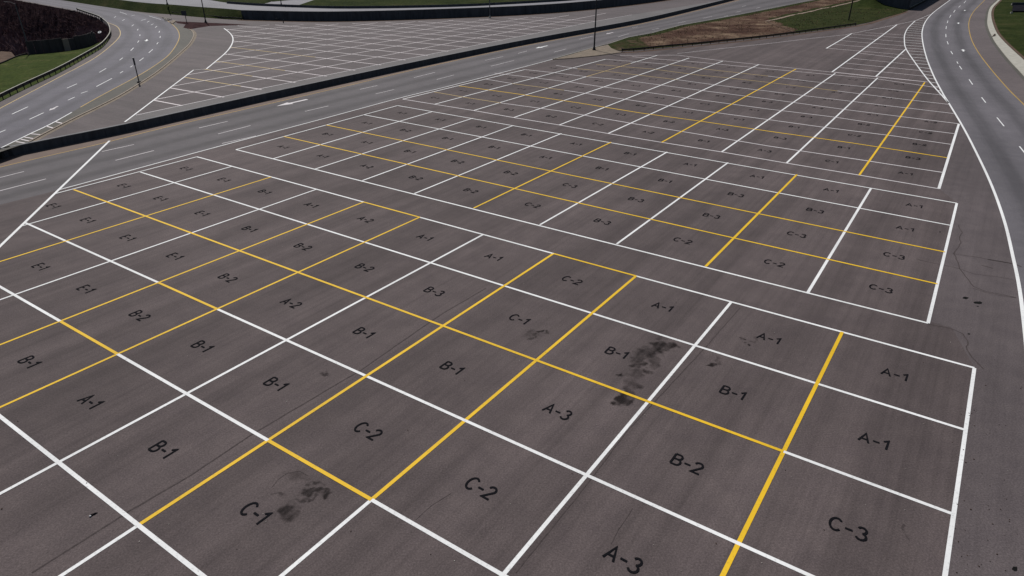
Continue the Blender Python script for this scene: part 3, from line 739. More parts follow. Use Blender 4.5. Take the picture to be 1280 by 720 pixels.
def blob_stain(blobs, name='oil_stain'):
    """blobs: (px, py, rx, ry, strength) surveyed in the photo -> one soft irregular patch"""
    W = []
    for px, py, rx, ry, st in blobs:
        c = at(px, py); W.append((c, at(px + rx, py) - c, at(px, py - ry) - c, st))
    m_ = 1.5
    x0 = min(c.x - a.length * m_ - b_.length * .7 for c, a, b_, _ in W); x1 = max(c.x + a.length * m_ + b_.length * .7 for c, a, b_, _ in W)
    y0 = min(c.y - b_.length * m_ for c, a, b_, _ in W); y1 = max(c.y + b_.length * m_ for c, a, b_, _ in W)
    step = max(0.06, max(x1 - x0, y1 - y0) / 110); nx, ny = int((x1 - x0) / step) + 1, int((y1 - y0) / step) + 1
    bm = bmesh.new(); cl = bm.verts.layers.float_color.new('fade'); sd = random.random() * 60; grid = []
    for i in range(nx + 1):
        row = []
        for j in range(ny + 1):
            p = Vector((x0 + i * step, y0 + j * step, 0.0098)); q = p + Vector((sd, sd * .7, 0))
            wp = p + Vector((noise.noise(q * .8), noise.noise(q * .8 + Vector((31, 7, 2))), 0)) * .75 + Vector((noise.noise(q * 2.4), noise.noise(q * 2.4 + Vector((3, 17, 2))), 0)) * .36 + Vector((noise.noise(q * 7), noise.noise(q * 7 + Vector((3, 17, 2))), 0)) * .1
            f = 0.0
            for c, a, b_, st in W:
                dlt = wp - c; den = a.x * b_.y - a.y * b_.x
                u = (dlt.x * b_.y - dlt.y * b_.x) / den; v = (a.x * dlt.y - a.y * dlt.x) / den
                k = max(0.0, min(1.0, (1.12 - math.hypot(u, v)) / .6)); k = k * k * (3 - 2 * k)
                f = max(f, k * st)
            al = q.x * UY.x + q.y * UY.y; ac = q.x * UX.x + q.y * UX.y
            f *= 0.72 + 0.5 * noise.noise(q * 1.3) + .3 * noise.noise(q * 5) + .45 * noise.noise(Vector((al * .5, ac * 3.2, sd)))
            vtx = bm.verts.new(p); vtx[cl] = (max(0, min(1, f)),) * 3 + (1,); row.append(vtx)
        grid.append(row)
    for i in range(nx):
        for j in range(ny):
            qd = (grid[i][j], grid[i + 1][j], grid[i + 1][j + 1], grid[i][j + 1])
            if any(v[cl][0] > 0.004 for v in qd): bm.faces.new(qd)
    for v in [v for v in bm.verts if not v.link_faces]: bm.verts.remove(v)
    return bm_obj(name, bm, M['oil'], lot, recalc=False)
s_ = lambda l: [(740 + a / 5.82, 400 + b / 5.82, c / 5.82, e / 5.82, s) for a, b, c, e, s in l]
blob_stain(s_([(515, 190, 85, 55, .85), (440, 215, 75, 30, .55), (375, 250, 75, 50, .6), (330, 280, 55, 35, .6), (330, 325, 60, 26, .7), (440, 285, 50, 60, .45), (395, 372, 45, 22, .75), (330, 400, 70, 60, .4), (290, 470, 75, 75, .45), (260, 530, 60, 50, .5), (232, 583, 62, 52, .85), (218, 393, 34, 18, .75)]))
blob_stain([(360, 638.5, 15, 12, .6), (388, 615, 9, 4.5, .7), (404, 618, 12, 8, .9), (378, 622, 14, 3, .5), (343, 621, 9, 4, .55), (396, 604, 9, 3, .5), (370, 595, 26, 9, .25)])
blob_stain(q4([(140, 222, ), (120, 240), (85, 255), (185, 222), (150, 215)], 640, 360) and [(675, 413.5, 5, 2.5, .75), (669, 419, 6, 3, .6), (661, 424, 4, 3, .6), (685, 415.5, 3.5, 2, .55), (668, 418, 12, 7, .22)])
blob_stain([(891, 455, 6, 4, .9), (899, 451, 6, 5, .25)])
blob_stain([(935, 429.5, 2.6, 2.2, .85), (926, 423, 2.6, 1.6, .6), (939, 425, 3, 2.5, .3)])
blob_stain([(1129, 662, 5, 4, .35), (1132, 668, 3, 6, .3)])
blob_stain([(405, 467, 4, 3, .5)])
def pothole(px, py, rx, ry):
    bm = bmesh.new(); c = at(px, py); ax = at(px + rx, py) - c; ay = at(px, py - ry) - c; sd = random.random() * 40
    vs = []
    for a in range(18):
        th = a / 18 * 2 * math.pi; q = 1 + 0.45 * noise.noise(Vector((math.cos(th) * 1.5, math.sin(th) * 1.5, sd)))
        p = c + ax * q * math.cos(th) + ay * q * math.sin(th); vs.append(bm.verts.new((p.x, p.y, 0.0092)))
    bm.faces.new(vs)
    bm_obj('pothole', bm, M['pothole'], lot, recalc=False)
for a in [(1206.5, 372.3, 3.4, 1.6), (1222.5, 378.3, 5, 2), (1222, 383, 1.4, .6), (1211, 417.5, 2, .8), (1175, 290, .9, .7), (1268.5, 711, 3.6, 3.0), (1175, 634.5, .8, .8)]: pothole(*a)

# loose leaves, grit
def scatter_bits(name, n, region, mat, smin, smax, label, cat):
    bm = bmesh.new()
    for _ in range(n):
        x, y = region(); c = at(x, y); s = random.uniform(smin, smax) ; th = random.uniform(0, 6.28)
        m = Matrix.Translation((c.x, c.y, Z3 + s * 0.2)) @ Matrix.Rotation(th, 4, 'Z') @ Matrix.Diagonal((s, s * random.uniform(.4, .8), s * .35, 1))
        bmesh.ops.create_icosphere(bm, subdivisions=1, radius=1, matrix=m)
    o = bm_obj(name, bm, mat); tag(o, label, cat, kind='stuff'); return o
def reg_leaf():
    if random.random() < 0.65: return (random.uniform(1190, 1280), random.uniform(450, 720))
    return (random.uniform(0, 1280), 260 + 460 * random.random() ** 0.7)
scatter_bits('leaf_litter', 90, reg_leaf, M['leaf'], 0.02, 0.06, 'tiny dead leaves scattered over the asphalt', 'leaves')
scatter_bits('grit', 90, lambda: (random.uniform(0, 1280), 300 + 420 * random.random() ** 0.7), M['pebble'], 0.018, 0.04, 'pale grit and pebbles scattered over the asphalt', 'grit')
# dark scrap with a white lump, bottom left
sc = empty('litter_scrap', at(115.5, 644))
tag(sc, 'small crumpled black scrap with a white lump lying on the asphalt', 'litter')
bm = bmesh.new()
for (x, y, rx, ry, rz, th) in [(0.02, 0.03, .16, .06, .05, .6), (0.1, 0.12, .14, .05, .03, .5), (-.04, -.02, .07, .06, .06, 0)]:
    bmesh.ops.create_icosphere(bm, subdivisions=3, radius=1, matrix=Matrix.Translation((x, y, rz * .8)) @ Matrix.Rotation(th, 4, 'Z') @ Matrix.Diagonal((rx, ry, rz, 1)))
for v in bm.verts: v.co += Vector((noise.noise(v.co * 14), noise.noise(v.co * 14 + Vector((5, 5, 5))), noise.noise(v.co * 14 + Vector((9, 1, 5))))) * 0.025
o = bm_obj('crumpled_film', bm, M['scrap'], sc)
bm = bmesh.new(); bmesh.ops.create_icosphere(bm, subdivisions=2, radius=.055, matrix=Matrix.Translation((-.05, -.11, .05)))
for v in bm.verts: v.co += Vector((noise.noise(v.co * 20), noise.noise(v.co * 20 + Vector((5, 5, 5))), 0)) * 0.015
bm_obj('white_lump', bm, M['sign_white'], sc)

# ================================================================== right pavement kerb, grass bank
bmk = bmesh.new()
si, so = resample(side_in, 90), resample(side_out, 90)
v4 = []
for a, b in zip(si, so):
    v4.append([bmk.verts.new((a.x, a.y, -0.1)), bmk.verts.new((a.x, a.y, 0.14)), bmk.verts.new((b.x, b.y, 0.17)), bmk.verts.new((b.x, b.y, -0.1))])
for i in range(89):
    for j in range(3): bmk.faces.new((v4[i][j], v4[i + 1][j], v4[i + 1][j + 1], v4[i][j + 1]))
sw = bm_obj('sidewalk', bmk, M['conc']); sw['kind'] = 'structure'
d_in = []
for i, p in enumerate(si):
    t_ = (si[min(i + 1, 89)] - si[max(i - 1, 0)]).normalized(); d_in.append(p - Vector((-t_.y, t_.x, 0)) * (-0.5 if True else .5))
nrm = [Vector((-(si[min(i + 1, 89)] - si[max(i - 1, 0)]).normalized().y, (si[min(i + 1, 89)] - si[max(i - 1, 0)]).normalized().x, 0)) for i in range(90)]
sgn = 1 if (so[45] - si[45]).dot(nrm[45]) < 0 else -1
stripe('gutter_dirt', [p + n_ * sgn * 0.45 for p, n_ in zip(si, nrm)], 0.9, M['gutter'], 0.006, sw)
# expansion joints
bank_out = [p + (-n_ * sgn) * 130 + Vector((0, 0, 5)) for p, n_ in zip(so, nrm)]
# keep the outer edge monotone: use a straight line far to the right
bo = [Vector((max(p.x + 120, 230), p.y, 4.0)) for p in so]
bank = loft('grass_bank', [Vector((p.x, p.y, 0.12)) for p in so], bo, M['grass'], n=80, cross=24,
            zfun=lambda p, t, s: Vector((p.x, p.y, p.z + (0.5 * noise.noise(p * 0.05) + 0.12 * noise.noise(p * 0.4)) * min(1, t * 8) * 0.8)), smooth_shade=True)
bank['kind'] = 'structure'
# strip of bare earth along the pavement
stripe('bare_earth', [p - n_ * sgn * 0.5 + Vector((0, 0, 0)) for p, n_ in zip(so, nrm)], 0.8, M['dirt'], 0.19, sw)
# drain opening in the pavement
dr_ = empty('storm_drain', at(1242.2, 44.2, 0.16)); tag(dr_, 'dark wedge shaped drain opening cut across the pale pavement', 'drain')
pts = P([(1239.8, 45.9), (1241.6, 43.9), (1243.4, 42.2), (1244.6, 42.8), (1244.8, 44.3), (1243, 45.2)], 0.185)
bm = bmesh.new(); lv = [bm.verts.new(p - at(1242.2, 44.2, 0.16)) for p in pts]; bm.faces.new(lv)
bm_obj('opening', bm, M['pothole'], dr_)  # flat near-black sheet, the dark of the hole painted on
bm = bmesh.new(); cpt = sum((p for p in pts), Vector()) / 6
extrude_path(bm, [p - at(1242.2, 44.2, 0.16) for p in pts + pts[:1]], [(-0.07, -0.06), (-0.07, 0.05), (0.07, 0.05), (0.07, -0.06)])
bm_obj('frame', bm, M['kerb'], dr_)
# asphalt pad with dark low wall in the grass
bbv = BVHTree.FromPolygons([v.co.copy() for v in bank.data.vertices], [p.vertices[:] for p in bank.data.polygons])
def on_bank(px, py):
    z = 1.0
    for _ in range(12):
        p = at(px, py, z); h = bbv.ray_cast(Vector((p.x, p.y, 60)), Vector((0, 0, -1)))
        if h[0] is None: break
        z = h[0].z
    return Vector((p.x, p.y, z))
pc = [on_bank(*q) for q in [(1264.5, 15.5), (1266, 8), (1300, 6.5), (1306, 14.5)]]
pz = max(p.z for p in pc) + .12
bm = bmesh.new(); tv = [bm.verts.new((p.x, p.y, pz)) for p in pc]; bv2 = [bm.verts.new((p.x, p.y, p.z - .4)) for p in pc]; bm.faces.new(tv)
for i in range(4): bm.faces.new((tv[i], tv[(i + 1) % 4], bv2[(i + 1) % 4], bv2[i]))
pad = bm_obj('asphalt_pad', bm, M['pad']); pad['kind'] = 'structure'
lw = wall_obj('low_wall', [Vector((on_bank(*q).x, on_bank(*q).y, pz - .5)) for q in [(1265, 7.6), (1283, 6.8), (1302, 6.1)]], 0, 1.5, 0.5, M['wall']); tag(lw, 'low dark wall at the back of the pad in the right hand grass', 'wall')
for q, nm in [((1265, 6.2), 'white marker block at the upper corner of the pad in the grass'), ((1264, 16.8), 'white marker block at the lower corner of the pad in the grass')]:
    bm = bmesh.new(); p = on_bank(*q); box(bm, 0, 0, .3, .8, .5, .7); bmesh.ops.bevel(bm, geom=bm.edges[:], offset=.08, segments=2)
    o = bm_obj('marker_block', bm, M['conc']); o.location = p; tag(o, nm, 'marker', 'marker blocks by the pad')

# ================================================================== grass island
isl_up = P([(760, 56), (785, 47.5), (815, 42), (850, 32.5), (900, 23.5), (960, 12), (1010, 2), (1060, -7), (1120, -17)])
isl_lo = P([(762, 60), (777, 64), (800, 62.5), (873, 55.5), (960, 46), (1069, 31.5), (1110, 21), (1136, 12.8), (1165, -3)])
iu, il = smooth(isl_up, 5), smooth(isl_lo, 5)
green_poly = P([(1000, 45), (992, 37), (967, 28.5), (960, 24.5), (972, 21.5), (1005, 14), (1035, 8), (1072, 0), (1100, -9), (1200, -9), (1160, 20)])
def inside_poly(p, poly):
    c = False; n = len(poly)
    for i in range(n):
        a, b = poly[i], poly[(i + 1) % n]
        if (a.y > p.y) != (b.y > p.y) and p.x < (b.x - a.x) * (p.y - a.y) / (b.y - a.y) + a.x: c = not c
    return c
def island():
    n, c = 120, 26
    A, B = resample(iu, n), resample(il, n)
    bm = bmesh.new(); col = bm.verts.layers.float.new('green'); grid = []
    for i in range(n):
        row = []
        for j in range(c + 1):
            t_ = j / c; p = A[i].lerp(B[i], t_); w = (B[i] - A[i]).length
            e = min(t_, 1 - t_) * 2; ee = min(1, min(t_, 1 - t_) * w / 10) * min(1, i / 8)
            z = 0.1 + ee * (0.35 + 0.3 * noise.noise(p * 0.06)) + 0.22 * noise.noise(p * 0.35) * ee + 0.08 * noise.noise(p * 1.1) * ee
            v = bm.verts.new((p.x, p.y, z))
            s = i / (n - 1)
            up_edge = max(0, min(1, 1.5 - t_ * w / 6))
            gr = 1.1 * up_edge
            # green below the trodden path
            if inside_poly(p, green_poly): gr = max(gr, 0.85)
            if t_ * w > w - 1.6: gr = max(gr, .6)
            if s < 0.06: gr = max(gr, 0.6)
            v[col] = gr; row.append(v)
        grid.append(row)
    for i in range(n - 1):
        for j in range(c): bm.faces.new((grid[i][j], grid[i + 1][j], grid[i + 1][j + 1], grid[i][j + 1]))
    bm.normal_update()
    if sum(f.normal.z for f in bm.faces) < 0: bmesh.ops.reverse_faces(bm, faces=bm.faces)
    return bm_obj('grass_island', bm, M['mound'], smooth_shade=True, recalc=False), grid
isl, igrid = island(); isl['kind'] = 'structure'
dgp = bpy.context.evaluated_depsgraph_get()
ibvh = BVHTree.FromPolygons([v.co.copy() for v in isl.data.vertices], [p.vertices[:] for p in isl.data.polygons])
def drop(p, bv=ibvh):
    h = bv.ray_cast(Vector((p.x, p.y, 50)), Vector((0, 0, -1)))
    return h[0] if h[0] else p
# trodden path over the island
def draped(name, pts, w, mat, lift, parent=None, bv=ibvh, z=1.0):
    c = smooth(P(pts, z), 8); c = resample(c, 60); bm = bmesh.new(); prev = None
    for i, p in enumerate(c):
        t_ = (c[min(i + 1, 59)] - c[max(i - 1, 0)]).normalized(); nn = Vector((-t_.y, t_.x, 0)); wob = w * (1 + 0.4 * noise.noise(p * 0.3))
        a = drop(p + nn * wob / 2, bv) + Vector((0, 0, lift)); b = drop(p - nn * wob / 2, bv) + Vector((0, 0, lift)); m_ = drop(p, bv) + Vector((0, 0, lift))
        cur = (bm.verts.new(a), bm.verts.new(m_), bm.verts.new(b))
        if prev:
            bm.faces.new((prev[0], prev[1], cur[1], cur[0])); bm.faces.new((prev[1], prev[2], cur[2], cur[1]))
        prev = cur
    o = bm_obj(name, bm, mat, parent, True); return o
draped('footpath', [(958, 25), (972, 22), (988, 18), (1005, 14.5), (1020, 11.5), (1035, 8), (1055, 4), (1072, 0), (1086, -5)], 1.3, M['path'], 0.1)['kind'] = 'structure'
draped('footpath', [(958, 25), (967, 28.5), (980, 33), (992, 37)], 0.8, M['dirt'], 0.09)['kind'] = 'structure'
# tufts
def tufts(name, n, pick, mat, smin, smax, label):
    bm = bmesh.new()
    for _ in range(n):
        p = pick()
        if p is None: continue
        s = random.uniform(smin, smax)
        for k in range(5):
            th = random.uniform(0, 6.28); d_ = Vector((math.cos(th), math.sin(th), 0)); q = Vector((-d_.y, d_.x, 0))
            b0 = p + d_ * s * .15; tip = p + d_ * s * random.uniform(.3, .9) + Vector((0, 0, s * random.uniform(.6, 1.1)))
            bm.faces.new((bm.verts.new(b0 + q * s * .12), bm.verts.new(b0 - q * s * .12), bm.verts.new(tip)))
    o = bm_obj(name, bm, mat, recalc=False); tag(o, label, 'grass', kind='stuff'); return o
def pick_isl():
    i = random.randrange(6, 118); j = random.randrange(1, 26)
    v = isl.data.vertices[i * 27 + j].co; w = isl.data.vertices[min(i + 1, 119) * 27 + j].co; u = isl.data.vertices[i * 27 + min(j + 1, 26)].co
    return v + (w - v) * random.random() + (u - v) * random.random()
def pick_straw():
    p = pick_isl()
    return p if noise.noise(p * .09) + .5 * noise.noise(p * .3) > random.uniform(-.1, .45) else None
tufts('dead_grass', 5200, pick_straw, M['straw'], .18, .6, 'tufts of dead straw coloured grass on the island')
tufts('grass_tufts', 1800, pick_isl, M['blade'], .15, .45, 'tufts of low green grass on the island')

# concrete nose of the island
nose_pts = [(691, 74.3), (720, 66.2), (743, 59.4), (760, 55.8), (764, 60), (777, 65.5), (745, 69.5), (715, 72.5)]
top = P(nose_pts, 0.16); bm = bmesh.new()
tv = [bm.verts.new(p) for p in top]; bv_ = [bm.verts.new((p.x, p.y, -0.05)) for p in top]
bm.faces.new(tv)
for i in range(len(tv)):
    k = (i + 1) % len(tv); bm.faces.new((tv[i], tv[k], bv_[k], bv_[i]))
ns = bm_obj('traffic_island', bm, M['tan_conc']); ns['kind'] = 'structure'
bm = bmesh.new(); extrude_path(bm, P([(692, 74), (743, 59.6), (762, 54.8), (785, 47.2), (815, 41.7), (850, 32.2), (900, 23.2), (960, 11.7), (1010, 1.7)]), [(-.12, -.05), (-.12, .2), (.12, .2), (.12, -.05)])
bm_obj('kerb', bm, M['conc'])['kind'] = 'structure'
bm = bmesh.new(); extrude_path(bm, P([(691, 74.6), (715, 72.8), (745, 69.8), (777, 65.8)]), [(-.12, -.05), (-.12, .2), (.12, .2), (.12, -.05)])
bm_obj('kerb', bm, M['kerb'])['kind'] = 'structure'
# dirt strip under the guardrail
stripe('dirt_verge', smooth(P([(777, 66), (800, 64.6), (873, 57.4), (960, 48), (1069, 33), (1100, 25.5), (1134, 14.5)]), 4), 1.6, M['dirt'], 0.02)['kind'] = 'structure'

# ================================================================== guardrails
W_PROFILE = [(0.00, .40), (0.08, .44), (0.08, .54), (0.0, .60), (0.08, .66), (0.08, .76), (0.04, .82), (-.06, .82), (-.06, .40)]
def guardrail(line, label, rail_mat, post_mat, spacing, z=0, group=None, scale=1.0, ends=True, highlight_mat=None):
    mid = line[len(line) // 2]
    r = empty('guardrail', mid); tag(r, label, 'guardrail', group)
    loc = [p - mid for p in line]
    bm = bmesh.new(); extrude_path(bm, loc, [(a, b * scale) for a, b in W_PROFILE]); bm_obj('rail', bm, rail_mat, r)
    if highlight_mat:
        bm = bmesh.new(); extrude_path(bm, loc, [(-.12, .823 * scale), (-.12, .823 * scale + .06), (.12, .823 * scale + .06), (.12, .823 * scale)]); bm_obj('highlight_bar', bm, highlight_mat, r)  # pale bar paints a sunlit edge along the rail top
    L = sum((b - a).length for a, b in zip(loc, loc[1:])); n = max(3, int(L / spacing))
    bm = bmesh.new(); box(bm, 0, 0, .36 * scale, .13, .16, .84 * scale); box(bm, 0, 0, .63 * scale, .16, .12, .22)
    pm = bm_obj('post', bm, post_mat, r); me = pm.data
    pp = resample(loc, n)
    for i, p in enumerate(pp):
        o = pm if i == 0 else link('post', me, r)
        t_ = pp[min(i + 1, n - 1)] - pp[max(i - 1, 0)]; o.location = p + Vector((-t_.y, t_.x, 0)).normalized() * -0.1; o.rotation_euler = (0, 0, math.atan2(t_.y, t_.x))
    if ends:
        for e, q in ((loc[0], loc[1]), (loc[-1], loc[-2])):
            bm = bmesh.new(); dd = (e - q).normalized()
            tube(bm, e + Vector((0, 0, .3 * scale)), e + Vector((0, 0, .95 * scale)), .22, .22, 10); bm_obj('end_terminal', bm, rail_mat, r)
    return r
gr_line = smooth(P([(-60, 157.5), (-25, 139.5), (0, 126.5), (30, 111.5), (75, 90), (107, 72), (127, 59.8), (136.5, 49), (138.8, 42), (136, 33.5), (129.5, 27.5), (123.5, 23.4), (107, 17.6), (97, 14)], ZU), 6)
guardrail(gr_line, 'long pale topped guardrail curving round the dark ravine beside the ramp', M['dark_steel'], M['dark_steel'], 3.6, scale=1.45, highlight_mat=M['conc'])
guardrail(smooth(P([(777.5, 65.2), (800, 63.6), (830, 60.3), (873, 56.5), (915, 52), (960, 47), (1010, 40.3), (1069, 32)]), 4), 'dark guardrail along the lower edge of the brown grass island', M['dark_steel'], M['dark_steel'], 3.8, scale=1.15)
guardrail(P([(1136.5, 12.5), (1148, 6.5), (1160, 0), (1172, -7), (1180, -12)]), 'white topped guardrail rising beside the dark abutment wall', M['dark_steel'], M['dark_steel'], 4, scale=1.3, highlight_mat=M['conc'])
guardrail(smooth(P([(216, 17.8), (243, 20.2), (265, 22.3), (281, 23.8), (302, 25)], ZU), 3), 'dark guardrail at the foot of the green slope left of the tall wall', M['dark_steel'], M['dark_steel'], 4, scale=1.1)

# ================================================================== tall far wall, slope, top road
tw_px = [(303, 24.3), (340, 25.3), (380, 26.1), (420, 26.2), (480, 25), (560, 22.3), (640, 18.8), (700, 14.8), (750, 10), (800, 4.2), (850, -3), (910, -12)]
tw = P(tw_px, ZU); tw = tw + ext(tw[-1], tw[-2], 120); tws = smooth(tw, 4)
tall = empty('retaining_wall', tw[4]); tag(tall, 'tall dark retaining wall behind the upper lot with a pale road on top', 'wall')
H2 = ZT - ZU
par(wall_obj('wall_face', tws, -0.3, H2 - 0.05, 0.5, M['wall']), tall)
bm = bmesh.new(); extrude_path(bm, tws, [(-.06, H2 - .046), (-.06, H2 + .12), (.62, H2 + .12), (.62, H2 - .046)]); par(bm_obj('coping', bm, M['wall_top']), tall)
stripe('dirt_verge', [p + Vector((0, 0, 0)) for p in [q + ((tws[min(i + 1, len(tws) - 1)] - tws[max(i - 1, 0)]).normalized().cross(Vector((0, 0, 1)))) * 2.0 for i, q in enumerate(tws)]], 4.0, M['dirt'], ZU + 0.02)['kind'] = 'structure'
# green slope to the left of the wall
lo_e = P([(85, 1.5), (140, 10), (180, 15.5), (216, 18.3), (243, 21), (281, 24), (303, 24.8)], ZU)
lo_e = ext(lo_e[0], lo_e[1], 120) + lo_e
top_e = [p + Vector((0, 1, 0)) * 6.5 + Vector((-1.5, 0, ZT - ZU)) for p in lo_e[:-1]] + [Vector((tws[0].x, tws[0].y + 1.2, ZT))]
sl = loft('grass_slope', smooth(lo_e, 3), smooth(top_e, 3), M['grass'], n=60, cross=8, zfun=lambda p, t, s: p + Vector((0, 0, .25 * noise.noise(p * .3) * min(t, 1 - t) * 2)), smooth_shade=True); sl['kind'] = 'structure'
# pale road on top
bar_px = [(284, 4.4), (305, 6), (328, 7.4), (367, 9), (420, 10.6), (500, 10), (580, 8), (640, 5), (700, 1.5), (740, -2), (800, -9)]
bar = P(bar_px, ZT); bars = smooth(bar + ext(bar[-1], bar[-2], 150), 4)
road_poly = [Vector((p.x, p.y, ZT)) for p in smooth(top_e, 3)] + [Vector((p.x, p.y + .5, ZT)) for p in tws[1:]] + [Vector((420, 640, ZT)), Vector((420, 1000, ZT)), Vector((-700, 1000, ZT)), Vector((-700, 480, ZT))]
rp = sheet('upper_road', road_poly, M['pale_road']); rp['kind'] = 'structure'
bm = bmesh.new(); extrude_path(bm, bars, [(-.35, 0), (-.16, .35), (-.1, .95), (.1, .95), (.16, .35), (.35, 0)])
bo_ = bm_obj('concrete_barrier', bm, M['wall']); tag(bo_, 'dark low concrete barrier along the far edge of the pale upper road', 'barrier')
# green hills beyond the top road
def hill(name, edge, away, rise, n=50):
    e = smooth(edge, 4); f = [p + away + Vector((0, 0, rise)) for p in e]
    o = loft(name, [p + Vector((0, 0, .02)) for p in e], f, M['grass'], n=n, cross=10, zfun=lambda p, t, s: p + Vector((0, 0, .8 * noise.noise(p * .03) * t + .3 * noise.noise(p * .2) * min(1, t * 5))), smooth_shade=True); o['kind'] = 'structure'; return o
sheet('hills', [Vector((p.x, p.y + 40, ZT + .03)) for p in smooth(top_e, 3)] + [Vector((-60, 420, ZT + .03)), Vector((-60, 1000, ZT + .03)), Vector((-700, 1000, ZT + .03)), Vector((-700, 560, ZT + .03))], M['grass'])['kind'] = 'structure'
hill('hills', P([(369, 7.9), (395, 8.8), (420, 9.6), (500, 9), (580, 7), (640, 4), (700, .5), (740, -3), (800, -10)], ZT) + [Vector((330, 560, ZT))], Vector((60, 480, 0)), 22)
hill('hills', P([(252, -2), (268, 1), (284, 3.4), (310, 5), (330, 4.6), (345, 0)], ZT), Vector((-6, 30, 0)), 2.5, 24)

# ================================================================== ravine on the left
lawn_in = P([(-60, 100), (-25, 86), (0, 80), (20, 71.5), (35, 68.5), (66, 65.8), (94, 62.5), (112, 58.5), (122, 54)], 0.3)
lawn = loft('lawn', [p - Vector((0, 0, .02)) for p in smooth(rail_near, 4)], smooth(lawn_in, 4), M['lawn'], n=60, cross=10, smooth_shade=True,
            zfun=lambda p, t, s: p + Vector((0, 0, .2 * noise.noise(p * .25) * min(t, 1 - t) * 2))); lawn['kind'] = 'structure'
ZP = -15.0
rfar = smooth(rail_far + rim_far, 4); rfar.append(Vector((-330, 360, ZU)))
nr = len(rfar); bott = []
for i, p in enumerate(rfar):
    k = min(1, i / 14)
    bott.append(Vector((p.x - 3 * k, p.y - (1 + 7.5 * k), ZU - 3 + (ZP - ZU + 3) * k)))
def slope_z(p, t, s):
    q = min(t, 1 - t) * 2
    return p + Vector((0.5, -1, .3)) * (1.3 * noise.noise(p * .12) + .7 * noise.noise(p * .33)) * q
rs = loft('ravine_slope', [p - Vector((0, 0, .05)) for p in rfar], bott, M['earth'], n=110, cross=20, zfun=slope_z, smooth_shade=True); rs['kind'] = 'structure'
li = smooth(lawn_in, 4)
lb = [Vector((p.x, p.y + 1.5, ZP if i < len(li) - 6 else ZP * .3)) for i, p in enumerate(li)]
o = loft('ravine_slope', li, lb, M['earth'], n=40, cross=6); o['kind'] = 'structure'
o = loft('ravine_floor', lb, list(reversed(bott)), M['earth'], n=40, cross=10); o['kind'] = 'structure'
# end closing strip by the rail bend
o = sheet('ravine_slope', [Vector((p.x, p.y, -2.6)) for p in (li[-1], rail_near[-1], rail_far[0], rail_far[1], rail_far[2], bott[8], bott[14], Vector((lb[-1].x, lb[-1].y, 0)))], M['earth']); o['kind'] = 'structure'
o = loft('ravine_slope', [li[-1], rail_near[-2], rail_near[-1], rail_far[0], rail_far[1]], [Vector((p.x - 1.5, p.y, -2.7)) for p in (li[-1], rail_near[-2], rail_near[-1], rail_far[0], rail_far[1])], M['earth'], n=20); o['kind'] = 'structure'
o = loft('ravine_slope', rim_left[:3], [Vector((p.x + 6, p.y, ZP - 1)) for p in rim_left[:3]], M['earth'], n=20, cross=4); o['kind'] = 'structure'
o = loft('dirt_bank', [at(-60, 158, ZU - .02), at(-60, 120, .8), at(-60, 100, .31), at(-60, 78, 1.0)], [Vector((p.x - 3, p.y - 1, ZU)) for p in (at(-60, 158, ZU), at(-60, 120, ZU), at(-60, 100, ZU), at(-60, 78, ZU))], M['dirt'], n=20, cross=4); o['kind'] = 'structure'
# lit dirt bank at the far left
o = loft('dirt_bank', P([(-60, 101), (-25, 86.5), (0, 80.3), (20, 71.8)], 0.31), P([(-60, 88), (-25, 74), (0, 64), (14, 65)], .9), M['dirt'], n=20, cross=6, smooth_shade=True); o['kind'] = 'structure'
# brush
floor_poly = [Vector((p.x, p.y, 0)) for p in lb] + [Vector((p.x, p.y, 0)) for p in bott]
def brush():
    bm = bmesh.new()
    for i in range(2600):
        a = random.randrange(1, nr - 3); t_ = random.random() ** 1.1
        p = rfar[a].lerp(bott[a], t_) + (rfar[a + 1] - rfar[a]) * random.random()
        p = slope_z(p, t_, 0)
        k = min(1, a / 14)
        s = random.uniform(.8, 2.2) * (0.35 + 0.65 * k) * (0.5 if t_ < .12 else 1)
        for _ in range(9):
            d_ = Vector((random.uniform(-1, 1), random.uniform(-1.1, .3), random.uniform(.3, 1.0))).normalized()
            tip = p + d_ * s; tip.z = min(tip.z, ZU + .5); w = d_.cross(Vector((random.random() - .5, random.random() - .5, random.random()))).normalized() * s * .055
            bm.faces.new((bm.verts.new(p + w), bm.verts.new(p - w), bm.verts.new(tip)))
    for i in range(6500):  # clumps added so their self-shading darkens the ravine floor
        q = Vector((random.uniform(-340, -95), random.uniform(150, 430), 0))
        if not inside_poly(q, floor_poly): continue
        zb = ZP * min(1, max(0.05, (q.y - lb[0].y) / 70)) if q.x < -160 else ZP
        s = random.uniform(2.5, 5.5); p = Vector((q.x, q.y, ZP + .2))
        for _ in range(12):
            d_ = Vector((random.uniform(-.8, .8), random.uniform(-.8, .8), random.uniform(.5, 1.2))).normalized()
            tip = p + d_ * s; w = d_.cross(Vector((random.random() - .5, random.random() - .5, random.random()))).normalized() * s * .07
            bm.faces.new((bm.verts.new(p + w), bm.verts.new(p - w), bm.verts.new(tip)))
    for i in range(420):  # more clumps added to darken the lit earth by the bend
        p = at(random.uniform(96, 137), random.uniform(32, 56), -2.5); s = random.uniform(1.0, 2.2)
        if p.x > at(136, 48, ZU).x - 2.5 or p.y < at(120, 54, .3).y + 1 or p.y > 292: continue
        for _ in range(12):
            d_ = Vector((random.uniform(-.8, .8), random.uniform(-.8, .8), random.uniform(.5, 1.2))).normalized()
            tip = p + d_ * s; w = d_.cross(Vector((random.random() - .5, random.random() - .5, random.random()))).normalized() * s * .09
            bm.faces.new((bm.verts.new(p + w), bm.verts.new(p - w), bm.verts.new(tip)))
    o = bm_obj('brush', bm, M['brush'], recalc=False); tag(o, 'leafless dark red brown brush covering the ravine slope', 'brush', kind='stuff')
brush()
